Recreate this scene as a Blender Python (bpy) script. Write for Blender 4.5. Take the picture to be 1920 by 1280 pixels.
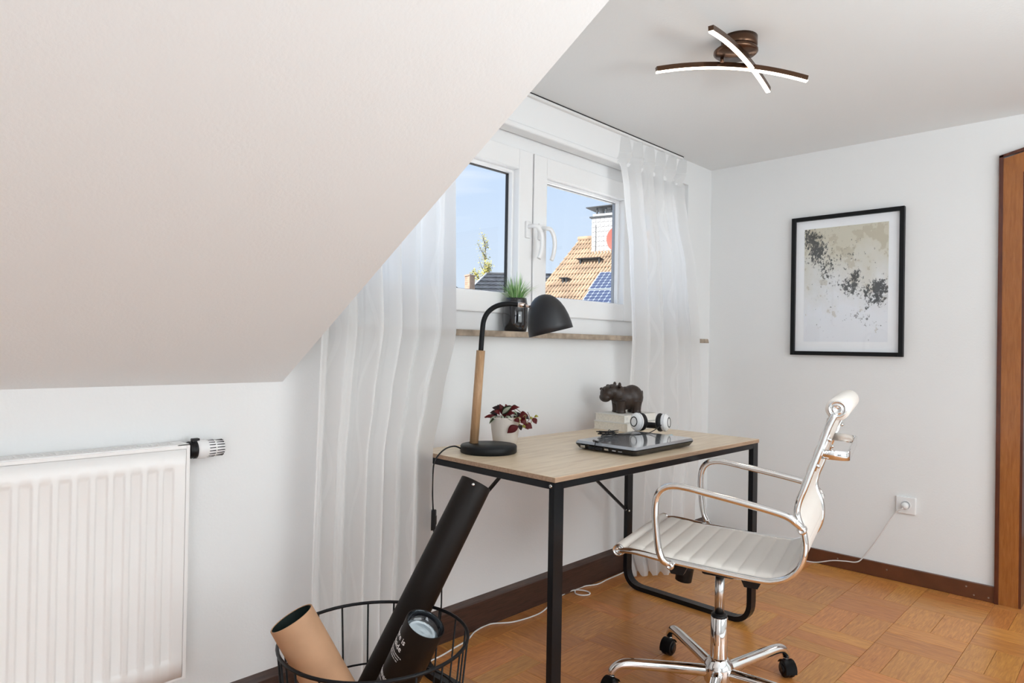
import bpy, bmesh, math, random
from mathutils import Vector, Matrix
random.seed(7)
S = bpy.context.scene
COL = S.collection
for o in list(bpy.data.objects):
    bpy.data.objects.remove(o)

# ------------------------------------------------------------------ camera
CAMZ = 1.12
R_ = Vector((0.69346, -0.72029, 0.01686)); F_ = Vector((0.72048, 0.69344, 0.00686))
R_.normalize(); F_ = (F_ - R_ * F_.dot(R_)).normalized(); U_ = R_.cross(F_)
cam_d = bpy.data.cameras.new('camera'); cam = bpy.data.objects.new('camera', cam_d); COL.objects.link(cam)
cam.matrix_world = Matrix(((R_.x, U_.x, -F_.x, 0), (R_.y, U_.y, -F_.y, 0), (R_.z, U_.z, -F_.z, CAMZ), (0, 0, 0, 1)))
cam_d.sensor_width = 36; cam_d.lens = 1259.04 / 1920 * 36; cam_d.clip_start = 0.02; cam_d.clip_end = 400
S.camera = cam

# ------------------------------------------------------------------ view, world, sun, fill lights
S.view_settings.view_transform = 'Standard'; S.view_settings.look = 'None'
S.view_settings.gamma = 1; S.view_settings.use_curve_mapping = False
S.view_settings.exposure = 0.10
w = bpy.data.worlds.new('sky'); S.world = w; w.use_nodes = True
nt = w.node_tree; nt.nodes.clear()
N = nt.nodes.new
wo = N('ShaderNodeOutputWorld'); bg = N('ShaderNodeBackground'); tc = N('ShaderNodeTexCoord'); sx = N('ShaderNodeSeparateXYZ')
cr = N('ShaderNodeValToRGB'); mp = N('ShaderNodeMapping'); nz = N('ShaderNodeTexNoise'); cr2 = N('ShaderNodeValToRGB'); mx = N('ShaderNodeMixRGB')
L = nt.links.new
L(tc.outputs['Generated'], sx.inputs[0]); L(sx.outputs['Z'], cr.inputs[0])
cr.color_ramp.elements[0].position = 0.0; cr.color_ramp.elements[0].color = (0.70, 0.80, 0.90, 1)
cr.color_ramp.elements[1].position = 0.5; cr.color_ramp.elements[1].color = (0.42, 0.62, 0.95, 1)
L(tc.outputs['Generated'], mp.inputs[0]); mp.inputs['Scale'].default_value = (1.5, 1.5, 14)
L(mp.outputs[0], nz.inputs['Vector']); nz.inputs['Scale'].default_value = 1.4; nz.inputs['Detail'].default_value = 4
L(nz.outputs['Fac'], cr2.inputs[0]); cr2.color_ramp.elements[0].position = .48; cr2.color_ramp.elements[1].position = .8
L(cr2.outputs[0], mx.inputs[0]); L(cr.outputs[0], mx.inputs[1]); mx.inputs[2].default_value = (0.9, 0.94, 1, 1)
L(mx.outputs[0], bg.inputs[0]); bg.inputs[1].default_value = 1.03; L(bg.outputs[0], wo.inputs[0])
sd = bpy.data.lights.new('sun', 'SUN'); sd.energy = 9.0; sd.angle = .01; sd.color = (1, .965, .91)
so = bpy.data.objects.new('sun', sd); COL.objects.link(so)
so.rotation_euler = Vector((0.78, 0.03, -0.62)).to_track_quat('-Z', 'Y').to_euler()
def area(name, loc, aim, sx_, sy_, en, col=(1, 1, 1)):
    d = bpy.data.lights.new(name, 'AREA'); d.shape = 'RECTANGLE'; d.size = sx_; d.size_y = sy_; d.energy = en; d.color = col
    o = bpy.data.objects.new(name, d); COL.objects.link(o); o.location = loc
    o.rotation_euler = (Vector(aim) - Vector(loc)).to_track_quat('-Z', 'Z').to_euler(); return o
# added rear and left fill lights behind the camera, no windows modelled there
area('rear_fill', (1.6, -2.50, 1.25), (1.6, 1.0, 1.3), 2.6, 1.3, 41, (.90, .965, 1))
area('side_fill', (-1.22, -1.1, 1.15), (2.0, 0.4, 1.2), 1.6, 1.2, 27, (.86, .92, 1))
# added upward fill that bounces off the ceiling, no lamp stands there
area('ceiling_fill', (1.5, -.95, 1.40), (1.5, -.8, 2.5), .7, .7, 33, (.86, .95, 1))

# ------------------------------------------------------------------ materials
M = {}
def mat(name, col, rough=.5, metal=0., bump=None, spec=None, coat=0., emis=None, var=None, sheen=0.):
    m = bpy.data.materials.new(name); m.use_nodes = True; t = m.node_tree; b = t.nodes['Principled BSDF']
    c = (*col, 1); b.inputs['Base Color'].default_value = c
    b.inputs['Roughness'].default_value = rough; b.inputs['Metallic'].default_value = metal
    if spec is not None: b.inputs['Specular IOR Level'].default_value = spec
    if coat: b.inputs['Coat Weight'].default_value = coat; b.inputs['Coat Roughness'].default_value = .08
    if emis: b.inputs['Emission Color'].default_value = (*emis[0], 1); b.inputs['Emission Strength'].default_value = emis[1]
    if var:      # (scale, amount)
        n = t.nodes.new('ShaderNodeTexNoise'); tcn = t.nodes.new('ShaderNodeTexCoord'); t.links.new(tcn.outputs['Object'], n.inputs['Vector'])
        n.inputs['Scale'].default_value = var[0]; n.inputs['Detail'].default_value = 5
        r = t.nodes.new('ShaderNodeValToRGB'); r.color_ramp.elements[0].position = .3; r.color_ramp.elements[1].position = .7
        k = var[1]; r.color_ramp.elements[0].color = tuple(max(0, v * (1 - k)) for v in col) + (1,); r.color_ramp.elements[1].color = tuple(min(1, v * (1 + k)) for v in col) + (1,)
        t.links.new(n.outputs['Fac'], r.inputs[0]); t.links.new(r.outputs[0], b.inputs['Base Color'])
    if bump:     # (scale, strength)
        n = t.nodes.new('ShaderNodeTexNoise'); tcn = t.nodes.new('ShaderNodeTexCoord'); t.links.new(tcn.outputs['Object'], n.inputs['Vector'])
        n.inputs['Scale'].default_value = bump[0]; n.inputs['Detail'].default_value = 4
        bp = t.nodes.new('ShaderNodeBump'); bp.inputs['Strength'].default_value = bump[1]; bp.inputs['Distance'].default_value = .004
        t.links.new(n.outputs['Fac'], bp.inputs['Height']); t.links.new(bp.outputs[0], b.inputs['Normal'])
    M[name] = m; return m
def woodmat(name, c1, c2, scale, stretch, rough=.35, coat=0., rnd=0., c3=None, dist=2.0):
    """wood whose grain runs along local X of the object; rnd shifts each object"""
    m = bpy.data.materials.new(name); m.use_nodes = True; t = m.node_tree; b = t.nodes['Principled BSDF']; n = t.nodes.new; l = t.links.new
    tcn = n('ShaderNodeTexCoord'); mp = n('ShaderNodeMapping'); oi = n('ShaderNodeObjectInfo'); ad = n('ShaderNodeVectorMath'); ad.operation = 'ADD'
    ml = n('ShaderNodeMath'); ml.operation = 'MULTIPLY'; ml.inputs[1].default_value = 37.0 if rnd else 0.0
    l(oi.outputs['Random'], ml.inputs[0]); l(tcn.outputs['Object'], ad.inputs[0]); l(ml.outputs[0], ad.inputs[1])
    l(ad.outputs[0], mp.inputs[0]); mp.inputs['Scale'].default_value = stretch
    nz = n('ShaderNodeTexNoise'); nz.inputs['Scale'].default_value = scale; nz.inputs['Detail'].default_value = 7; nz.inputs['Roughness'].default_value = .62; nz.inputs['Distortion'].default_value = dist * .25
    l(mp.outputs[0], nz.inputs['Vector'])
    cr = n('ShaderNodeValToRGB'); cr.color_ramp.elements[0].position = .32; cr.color_ramp.elements[1].position = .68
    cr.color_ramp.elements[0].color = (*c1, 1); cr.color_ramp.elements[1].color = (*c2, 1); l(nz.outputs['Fac'], cr.inputs[0])
    out = cr.outputs[0]
    if rnd:
        hsv = n('ShaderNodeHueSaturation'); mr = n('ShaderNodeMapRange'); mr.inputs['To Min'].default_value = 1 - rnd; mr.inputs['To Max'].default_value = 1 + rnd
        l(oi.outputs['Random'], mr.inputs[0]); l(mr.outputs[0], hsv.inputs['Value']); l(out, hsv.inputs['Color'])
        m2 = n('ShaderNodeMath'); m2.operation = 'MULTIPLY'; m2.inputs[1].default_value = 7.31; m3 = n('ShaderNodeMath'); m3.operation = 'FRACT'
        l(oi.outputs['Random'], m2.inputs[0]); l(m2.outputs[0], m3.inputs[0])
        m4 = n('ShaderNodeMapRange'); m4.inputs['To Min'].default_value = .494; m4.inputs['To Max'].default_value = .508; l(m3.outputs[0], m4.inputs[0]); l(m4.outputs[0], hsv.inputs['Hue'])
        out = hsv.outputs[0]
    l(out, b.inputs['Base Color']); b.inputs['Roughness'].default_value = rough
    if coat: b.inputs['Coat Weight'].default_value = coat; b.inputs['Coat Roughness'].default_value = .18
    bp = n('ShaderNodeBump'); bp.inputs['Strength'].default_value = .12; bp.inputs['Distance'].default_value = .001; l(nz.outputs['Fac'], bp.inputs['Height']); l(bp.outputs[0], b.inputs['Normal'])
    M[name] = m; return m

mat('plaster', (.834, .838, .834), .85, bump=(130, .14), spec=.2)
mat('ceiling_paint', (.835, .85, .85), .9, bump=(110, .15), spec=.2)
mat('white_upvc', (.90, .90, .90), .28)
mat('white_lacquer', (.88, .87, .855), .35)
mat('radiator_white', (.89, .875, .86), .3)
mat('dark_gap', (.01, .01, .012), .8)
mat('gasket', (.02, .02, .022), .6)
mat('spacer', (.35, .36, .38), .4, .6)
mat('black_metal', (.006, .006, .007), .36, spec=.2)
mat('black_matte', (.006, .007, .008), .45, spec=.22)
mat('black_satin', (.006, .007, .009), .28, spec=.25)
mat('shade_black', (.009, .010, .013), .42, spec=.5)
mat('black_gloss', (.006, .006, .008), .08, coat=.5)
mat('black_plastic', (.008, .008, .009), .42, spec=.3)
mat('black_card', (.008, .0055, .0045), .5, spec=.2)
mat('chrome', (.80, .80, .80), .055, 1.)
mat('steel', (.62, .62, .61), .22, 1.)
mat('nickel', (.72, .62, .56), .25, 1.)
mat('leather', (.87, .82, .76), .38, bump=(400, .12))
mat('piping', (.78, .74, .69), .45)
mat('bronze', (.10, .052, .030), .26, .8)
mat('led', (1, .9, .8), .4, emis=((1, .86, .70), 9.0))
mat('round_lamp', (1, .9, .8), .4, emis=((1, .84, .62), 6.0))
mat('pot_cream', (.66, .60, .54), .5)
mat('soil', (.03, .02, .015), .9)
mat('kraft', (.44, .25, .14), .7, var=(18, .09))
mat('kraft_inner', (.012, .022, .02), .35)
mat('print_white', (.86, .86, .86), .5)
mat('paper_page', (.80, .75, .66), .8, var=(120, .08))
mat('book_cover', (.82, .80, .75), .6)
mat('hippo_black', (.028, .015, .010), .42, bump=(60, .2))
mat('laptop_lid', (.40, .42, .45), .12, .35, coat=1.)
mat('laptop_black', (.014, .013, .014), .2)
mat('white_plastic', (.86, .86, .86), .22)
mat('grey_plastic', (.45, .46, .48), .35)
mat('cord_white', (.80, .78, .76), .5)
mat('skirting_brown', (.115, .038, .016), .35, var=(14, .18), coat=.2)
mat('screw', (.35, .3, .25), .4, .8)
mat('stone_sill', (.36, .285, .215), .32, var=(26, .34))
mat('sleeve_lens', (.62, .72, .78), .12, .6)
mat('leaf_red', (.17, .012, .014), .4); mat('leaf_dark', (.045, .02, .022), .4); mat('leaf_green', (.05, .06, .028), .45)
mat('leaf_stripe', (.55, .60, .46), .45); mat('leaf_yellow', (.50, .46, .10), .5); mat('stem_red', (.17, .05, .03), .5); mat('stem_green', (.38, .34, .12), .5)
mat('grass', (.20, .42, .13), .5, var=(40, .45)); mat('grass_light', (.50, .68, .36), .5)
mat('light_blue', (.35, .62, .72), .5)
mat('white_mat_board', (.93, .95, .98), .7)
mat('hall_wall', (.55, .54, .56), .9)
woodmat('parquet', (.42, .150, .034), (.66, .285, .076), 9, (1.6, 16, 16), .30, .06, rnd=.11)
woodmat('parquet_field', (.42, .150, .034), (.66, .285, .076), 9, (1.6, 16, 16), .30, .18)
woodmat('desk_oak', (.62, .46, .30), (.82, .67, .48), 5, (1.1, 11, 11), .34, .1)
woodmat('desk_edge', (.30, .19, .12), (.47, .32, .215), 7, (1.2, 20, 20), .45)
woodmat('lamp_wood', (.36, .20, .10), (.56, .35, .19), 12, (10, 10, 1.2), .45)
woodmat('door_wood', (.27, .085, .016), (.38, .135, .028), 12, (9, 9, .9), .22, .4)
woodmat('door_wood_dark', (.06, .012, .006), (.12, .03, .012), 7, (9, 9, .9), .25, .3)
woodmat('walnut_board', (.030, .013, .009), (.075, .036, .024), 8, (1.4, 18, 18), .36, .1)

def sheer():
    m = bpy.data.materials.new('sheer_fabric'); m.use_nodes = True; t = m.node_tree; t.nodes.clear(); n = t.nodes.new; l = t.links.new
    out = n('ShaderNodeOutputMaterial'); df = n('ShaderNodeBsdfDiffuse'); tl = n('ShaderNodeBsdfTranslucent'); tr = n('ShaderNodeBsdfTransparent')
    df.inputs[0].default_value = (.93, .925, .915, 1); tl.inputs[0].default_value = (.97, .97, .97, 1)
    m1 = n('ShaderNodeMixShader'); m1.inputs[0].default_value = .62; m2 = n('ShaderNodeMixShader')
    l(df.outputs[0], m1.inputs[1]); l(tl.outputs[0], m1.inputs[2]); l(m1.outputs[0], m2.inputs[1]); l(tr.outputs[0], m2.inputs[2])
    uv = n('ShaderNodeUVMap'); sp = n('ShaderNodeSeparateXYZ'); l(uv.outputs[0], sp.inputs[0])
    def mth(op, a, b=None):
        q = n('ShaderNodeMath'); q.operation = op
        for i, v in enumerate((a, b)):
            if v is None: continue
            if isinstance(v, (int, float)): q.inputs[i].default_value = v
            else: l(v, q.inputs[i])
        return q.outputs[0]
    s = mth('MULTIPLY', mth('SINE', mth('MULTIPLY', sp.outputs[1], 15.)), .10)
    fr = mth('ABSOLUTE', mth('SUBTRACT', mth('FRACT', mth('ADD', mth('MULTIPLY', sp.outputs[0], 3.2), s)), .5))
    line = mth('LESS_THAN', fr, .028)
    hem = mth('LESS_THAN', sp.outputs[0], .012)
    tape = mth('GREATER_THAN', sp.outputs[1], 2.085)
    dense = mth('MINIMUM', mth('ADD', mth('ADD', mth('MULTIPLY', line, .22), mth('MULTIPLY', hem, .6)), mth('MULTIPLY', tape, .95)), 1.)
    fac = mth('MULTIPLY', mth('SUBTRACT', 1., dense), .15)
    l(fac, m2.inputs[0]); l(m2.outputs[0], out.inputs[0]); M['sheer'] = m
sheer()
def glass(name, tint=(1, 1, 1), ior=1.45):
    m = bpy.data.materials.new(name); m.use_nodes = True; t = m.node_tree; t.nodes.clear(); n = t.nodes.new; l = t.links.new
    out = n('ShaderNodeOutputMaterial'); tr = n('ShaderNodeBsdfTransparent'); gl = n('ShaderNodeBsdfGlossy'); fr = n('ShaderNodeFresnel'); mx = n('ShaderNodeMixShader')
    tr.inputs[0].default_value = (*tint, 1); gl.inputs['Roughness'].default_value = .01; fr.inputs[0].default_value = ior
    ge = n('ShaderNodeNewGeometry'); mu = n('ShaderNodeMath'); mu.operation = 'MULTIPLY'; iv = n('ShaderNodeMath'); iv.operation = 'SUBTRACT'; iv.inputs[0].default_value = 1
    l(ge.outputs['Backfacing'], iv.inputs[1]); l(fr.outputs[0], mu.inputs[0]); l(iv.outputs[0], mu.inputs[1]); l(mu.outputs[0], mx.inputs[0]); l(tr.outputs[0], mx.inputs[1]); l(gl.outputs[0], mx.inputs[2]); l(mx.outputs[0], out.inputs[0]); M[name] = m
glass('pane_glass'); glass('frame_glass', (1, 1, 1), 1.5)
def artprint():
    m = bpy.data.materials.new('abstract_print'); m.use_nodes = True; t = m.node_tree; b = t.nodes['Principled BSDF']; n = t.nodes.new; l = t.links.new
    uv = n('ShaderNodeUVMap'); b.inputs['Roughness'].default_value = .6
    def noise(sc, det=6, ro=.6):
        q = n('ShaderNodeTexNoise'); q.inputs['Scale'].default_value = sc; q.inputs['Detail'].default_value = det; q.inputs['Roughness'].default_value = ro; l(uv.outputs[0], q.inputs['Vector']); return q.outputs['Fac']
    def mth(op, a, b=None):
        q = n('ShaderNodeMath'); q.operation = op
        for i, v in enumerate((a, b)):
            if v is None: continue
            if isinstance(v, (int, float)): q.inputs[i].default_value = v
            else: l(v, q.inputs[i])
        return q.outputs[0]
    sp = n('ShaderNodeSeparateXYZ'); l(uv.outputs[0], sp.inputs[0]); X, Y = sp.outputs[0], sp.outputs[1]
    base = n('ShaderNodeValToRGB'); e = base.color_ramp.elements; e[0].position = .25; e[0].color = (.84, .87, .92, 1); e[1].position = .85; e[1].color = (.66, .63, .52, 1)
    l(mth('ADD', Y, mth('MULTIPLY', mth('SUBTRACT', noise(3), .5), .9)), base.inputs[0])
    och = n('ShaderNodeMixRGB'); och.inputs[2].default_value = (.42, .36, .25, 1)
    l(mth('MULTIPLY', mth('GREATER_THAN', mth('ADD', noise(6), mth('MULTIPLY', Y, .1)), .64), .35), och.inputs[0]); l(base.outputs[0], och.inputs[1])
    tot = None
    for (cx, cy, rx, ry, k) in [(.06, .93, .16, .09, 1), (.17, .80, .12, .09, 1), (.13, .70, .08, .05, .6), (.57, .47, .12, .09, .9), (.62, .56, .06, .06, .8), (.92, .47, .13, .07, 1.), (.90, .37, .12, .07, .9), (.75, .42, .06, .06, .6), (.35, .62, .1, .1, .45), (.72, .22, .13, .08, .5), (.5, .75, .2, .1, .35), (.25, .58, .08, .14, .4)]:
        dx = mth('DIVIDE', mth('SUBTRACT', X, cx), rx); dy = mth('DIVIDE', mth('SUBTRACT', Y, cy), ry)
        g = mth('MULTIPLY', mth('POWER', 2.718, mth('MULTIPLY', mth('ADD', mth('MULTIPLY', dx, dx), mth('MULTIPLY', dy, dy)), -1.)), k)
        tot = g if tot is None else mth('ADD', tot, g)
    fine = noise(34, 8, .7); mid = noise(11, 6, .65)
    v = mth('ADD', mth('MULTIPLY', tot, .55), mth('ADD', mth('MULTIPLY', mth('SUBTRACT', fine, .5), 2.1), mth('MULTIPLY', mth('SUBTRACT', mid, .5), 1.2)))
    cr = n('ShaderNodeValToRGB'); cr.color_ramp.elements[0].position = .31; cr.color_ramp.elements[1].position = .46; l(v, cr.inputs[0])
    mx = n('ShaderNodeMixRGB'); mx.inputs[2].default_value = (.035, .04, .045, 1); l(mth('MULTIPLY', cr.outputs[0], .92), mx.inputs[0]); l(och.outputs[0], mx.inputs[1])
    l(mx.outputs[0], b.inputs['Base Color']); M['artprint'] = m
artprint()

# ------------------------------------------------------------------ mesh helpers
def V(*a): return Vector(a)
def add_box(bm, x0, x1, y0, y1, z0, z1, mtx=None, mi=0):
    co = [(x, y, z) for x in (x0, x1) for y in (y0, y1) for z in (z0, z1)]
    vs = [bm.verts.new((mtx @ Vector(c)) if mtx else c) for c in co]
    for f in [(0, 1, 3, 2), (4, 6, 7, 5), (0, 4, 5, 1), (2, 3, 7, 6), (0, 2, 6, 4), (1, 5, 7, 3)]:
        fa = bm.faces.new([vs[i] for i in f]); fa.material_index = mi
    return vs
def rbox(bm, x0, x1, y0, y1, z0, z1, b=.002, seg=2, mtx=None, mi=0):
    t = bmesh.new(); add_box(t, x0, x1, y0, y1, z0, z1)
    bmesh.ops.bevel(t, geom=t.edges[:], offset=b, segments=seg, profile=.5, affect='EDGES')
    merge(bm, t, mtx, mi)
def merge(bm, t, mtx=None, mi=0):
    mp = {}
    for v in t.verts: mp[v] = bm.verts.new((mtx @ v.co) if mtx else v.co)
    for f in t.faces:
        try: g = bm.faces.new([mp[v] for v in f.verts]); g.material_index = mi if mi else f.material_index; g.smooth = f.smooth
        except ValueError: pass
    t.free()
def lathe(bm, prof, mtx=None, seg=32, mi=0, cap=True):
    """prof: list of (r, z) revolved about local Z"""
    rings = []
    for r, z in prof:
        if r < 1e-6: v = bm.verts.new((mtx @ V(0, 0, z)) if mtx else V(0, 0, z)); rings.append([v] * seg)
        else:
            rg = []
            for i in range(seg):
                a = 2 * math.pi * i / seg; p = V(r * math.cos(a), r * math.sin(a), z); rg.append(bm.verts.new((mtx @ p) if mtx else p))
            rings.append(rg)
    for a, b in zip(rings, rings[1:]):
        for i in range(seg):
            j = (i + 1) % seg; q = []
            for v in (a[i], a[j], b[j], b[i]):
                if v not in q: q.append(v)
            if len(q) >= 3:
                try: f = bm.faces.new(q); f.smooth = True; f.material_index = mi
                except ValueError: pass
    if cap:
        for rg in (rings[0], rings[-1]):
            if rg[0] is not rg[1]:
                try: f = bm.faces.new(rg); f.material_index = mi
                except ValueError: pass
def axis_m(p, d, up=None):
    d = Vector(d).normalized(); q = d.to_track_quat('Z', 'Y').to_matrix().to_4x4(); return Matrix.Translation(p) @ q
def cyl(bm, p0, p1, r0, r1=None, seg=20, mi=0):
    p0, p1 = Vector(p0), Vector(p1); r1 = r0 if r1 is None else r1
    lathe(bm, [(r0, 0), (r1, (p1 - p0).length)], axis_m(p0, p1 - p0), seg, mi)
def spline(pts, n=8):
    pts = [Vector(p) for p in pts]; out = []
    P = [pts[0] * 2 - pts[1]] + pts + [pts[-1] * 2 - pts[-2]]
    for i in range(1, len(P) - 2):
        a, b, c, d = P[i - 1:i + 3]
        for k in range(n):
            t = k / n
            out.append(.5 * ((2 * b) + (c - a) * t + (2 * a - 5 * b + 4 * c - d) * t * t + (-a + 3 * b - 3 * c + d) * t ** 3))
    out.append(pts[-1]); return out
def sweep(bm, pts, r, seg=12, closed=False, mi=0, sect=None, up=None, caps=True, smooth=True):
    """tube (or 2D section 'sect' of (a,b)) along pts; r may be list"""
    pts = [Vector(p) for p in pts]; n = len(pts); rings = []
    rs = r if isinstance(r, (list, tuple)) else [r] * n
    prev = None
    for i, p in enumerate(pts):
        if closed: t = pts[(i + 1) % n] - pts[i - 1]
        else: t = pts[min(i + 1, n - 1)] - pts[max(i - 1, 0)]
        t.normalize()
        if up is not None: nn = Vector(up); nn = (nn - t * nn.dot(t))
        elif prev is None: nn = t.orthogonal()
        else: nn = prev - t * prev.dot(t)
        if nn.length < 1e-6: nn = t.orthogonal()
        nn.normalize(); prev = nn; bb = t.cross(nn)
        if sect: ring = [bm.verts.new(p + nn * a * rs[i] + bb * b * rs[i]) for a, b in sect]
        else: ring = [bm.verts.new(p + (nn * math.cos(2 * math.pi * k / seg) + bb * math.sin(2 * math.pi * k / seg)) * rs[i]) for k in range(seg)]
        rings.append(ring)
    m = len(rings[0]); R = list(zip(rings, rings[1:])) + ([(rings[-1], rings[0])] if closed else [])
    for a, b in R:
        for k in range(m):
            j = (k + 1) % m; f = bm.faces.new((a[k], a[j], b[j], b[k])); f.smooth = smooth; f.material_index = mi
    if caps and not closed:
        for rg in (rings[0], rings[-1]): f = bm.faces.new(rg); f.material_index = mi
def round_corners(pts, rad, n=6):
    """rounds inner corners of polyline"""
    pts = [Vector(p) for p in pts]; out = [pts[0]]
    for i in range(1, len(pts) - 1):
        a, b, c = pts[i - 1], pts[i], pts[i + 1]; r = rad[i - 1] if isinstance(rad, list) else rad
        u = (a - b).normalized(); v = (c - b).normalized(); p, q = b + u * r, b + v * r
        for k in range(n + 1):
            t = k / n; out.append((1 - t) ** 2 * p + 2 * t * (1 - t) * b + t * t * q)
    out.append(pts[-1]); return out
ORG = {}
def root(name, loc, label, cat, group=None, kind=None):
    o = bpy.data.objects.new(name, None); COL.objects.link(o); o.location = loc; o.empty_display_size = .1
    if label: o['label'] = label
    if cat: o['category'] = cat
    if group: o['group'] = group
    if kind: o['kind'] = kind
    ORG[o.name] = Vector(loc); return o
def obj(name, bm, m, parent=None, org=None, label=None, cat=None, group=None, kind=None, sharp=True):
    """geometry in world coordinates; origin = parent's world origin (or org)"""
    o0 = ORG[parent.name] if parent else Vector(org or (0, 0, 0))
    bmesh.ops.recalc_face_normals(bm, faces=bm.faces[:])
    for v in bm.verts: v.co -= o0
    me = bpy.data.meshes.new(name); bm.to_mesh(me); bm.free()
    for mm in (m if isinstance(m, (list, tuple)) else [m]): me.materials.append(M[mm])
    o = bpy.data.objects.new(name, me); COL.objects.link(o)
    if parent: o.parent = parent
    else: o.location = o0
    ORG[o.name] = o0
    if label: o['label'] = label
    if cat: o['category'] = cat
    if group: o['group'] = group
    if kind: o['kind'] = kind
    return o
def struct(name, bm, m, parent=None, org=None): return obj(name, bm, m, parent, org, kind='structure')
def ico(bm, c, r, sub=2, sc=(1, 1, 1), rot=None, mi=0):
    t = bmesh.new(); bmesh.ops.create_icosphere(t, subdivisions=sub, radius=1)
    mt = Matrix.Translation(c) @ (rot.to_4x4() if rot else Matrix.Identity(4)) @ Matrix.Diagonal((r * sc[0], r * sc[1], r * sc[2], 1))
    for f in t.faces: f.smooth = True
    merge(bm, t, mt, mi)
def smooth_all(bm):
    for f in bm.faces: f.smooth = True
B = bmesh.new

# ------------------------------------------------------------------ room shell
XE, YW, ZC, XC = 3.712, 1.938, 2.19, 0.999          # east wall, window wall, ceiling, dormer cheek
XL, YB = -1.30, -2.60
WX0, WX1, WZ0, WZ1 = 1.10, 3.44, 1.160, 2.055       # window opening
SL = .6215                                          # tan of roof pitch
def zs(y): return .996 + SL * (1.942 - y)
YT = 1.942 - (ZC - .996) / SL                       # where the slope meets the flat ceiling

bm = B(); add_box(bm, XL - .2, 5.6, YB - .2, YW + .25, -.30, -.004); struct('floor', bm, 'parquet_field')
FLOOR = bpy.data.objects['floor']
bm = B()
add_box(bm, XL - .2, WX0, YW, YW + .25, -.3, ZC + .3); add_box(bm, WX1, XE + .2, YW, YW + .25, -.3, ZC + .3)
add_box(bm, WX0, WX1, YW, YW + .25, -.3, WZ0); add_box(bm, WX0, WX1, YW, YW + .25, WZ1, ZC + .3)
struct('wall_window', bm, 'plaster')
DY0, DY1, DZ = -.42, .435, 1.93                      # door opening in the east wall
bm = B(); add_box(bm, XE, XE + .14, DY1, YW + .25, -.3, ZC + .3); add_box(bm, XE, XE + .14, YB - .2, DY0, -.3, ZC + .3); add_box(bm, XE, XE + .14, DY0, DY1, DZ, ZC + .3)
struct('wall_right', bm, 'plaster')
bm = B(); add_box(bm, XL - .2, XL, YB - .2, YW + .25, -.3, ZC + .3); struct('wall_left', bm, 'plaster')
bm = B(); add_box(bm, XL - .2, XE + .2, YB - .2, YB, -.3, ZC + .3); struct('wall_back', bm, 'plaster')
bm = B(); add_box(bm, XL - .2, 5.6, YB - .2, YW + .25, ZC, ZC + .25); struct('ceiling', bm, 'ceiling_paint')
# roof slope with the dormer cheek as its end face
bm = B(); prof = [(YW + .01, zs(YW + .01)), (YT, ZC + .01), (YT + .02, ZC + .02), (YW + .01, ZC + .02)]
a = [bm.verts.new((XL, y, z)) for y, z in prof]; b_ = [bm.verts.new((XC, y, z)) for y, z in prof]
bm.faces.new(a); bm.faces.new(b_)
for i in range(4): j = (i + 1) % 4; bm.faces.new((a[i], a[j], b_[j], b_[i]))
struct('ceiling_slope', bm, 'plaster')
# hallway beyond the door
bm = B(); add_box(bm, 5.2, 5.4, YB, YW, -.3, ZC + .2); struct('wall_hall', bm, 'hall_wall')
bm = B(); add_box(bm, XE + .14, 5.2, 1.2, 1.4, -.3, ZC + .2); add_box(bm, XE + .14, 5.2, -2.0, -1.8, -.3, ZC + .2); struct('wall_hall_side', bm, 'hall_wall')
area('hall_fill', (4.5, -.6, 2.15), (4.5, -.6, 0), .4, .4, 10, (1, .95, .9))  # unseen fill light added to brighten the hallway

# parquet: basket-weave squares of three strips, every strip a piece of the floor
CELL = .262
def strip_mesh(wd, i):
    t = B(); g = .0006; add_box(t, -CELL / 2 + g, CELL / 2 - g, -wd / 2 + g, wd / 2 - g, -.006, 0)
    bmesh.ops.bevel(t, geom=[e for e in t.edges if all(v.co.z > -.001 for v in e.verts)], offset=.0006, segments=1, affect='EDGES')
    bmesh.ops.recalc_face_normals(t, faces=t.faces[:])
    me = bpy.data.meshes.new('parquet_strip'); t.to_mesh(me); t.free(); me.materials.append(M['parquet']); return me
SM = {}
def project(p):
    q = Vector(p) - V(0, 0, CAMZ); z = F_.dot(q); return (960 + 1259 * R_.dot(q) / z, 640 - 1259 * U_.dot(q) / z) if z > .05 else (1e5, 1e5)
cells = []
for i in range(-1, 12):
    for j in range(-2, 9):
        cx = .7605 + (i + .5) * CELL; cy = -.004 + (j + .5) * CELL      # grid lines at x = .7605 + k*CELL
        if cy > YW + .1 or cx > XE + .1: continue
        x, y = project((cx, cy, 0))
        if -60 < x < 2060 and y < 1420: cells.append((i, j, cx, cy))
def cell_strip(wd, cx, cy, rot):
    key = round(wd, 4)
    if key not in SM: SM[key] = strip_mesh(wd, 0)
    o = bpy.data.objects.new('parquet_strip', SM[key]); COL.objects.link(o); o.parent = FLOOR
    o.location = (cx, cy, 0); o.rotation_euler = (0, 0, rot)
rg = random.Random(3)
for i, j, cx, cy in cells:
    ws = rg.choice([(.0873, .0873, .0874), (.110, .152), (.152, .110), (.131, .131), (.0873, .1747), (.1747, .0873)])
    off = -CELL / 2; rot = 0 if (i + j) % 2 else math.pi / 2
    for wd in ws:
        c = off + wd / 2; off += wd
        if rot == 0: cell_strip(wd, cx, cy + c, 0)
        else: cell_strip(wd, cx + c, cy, math.pi / 2)

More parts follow.
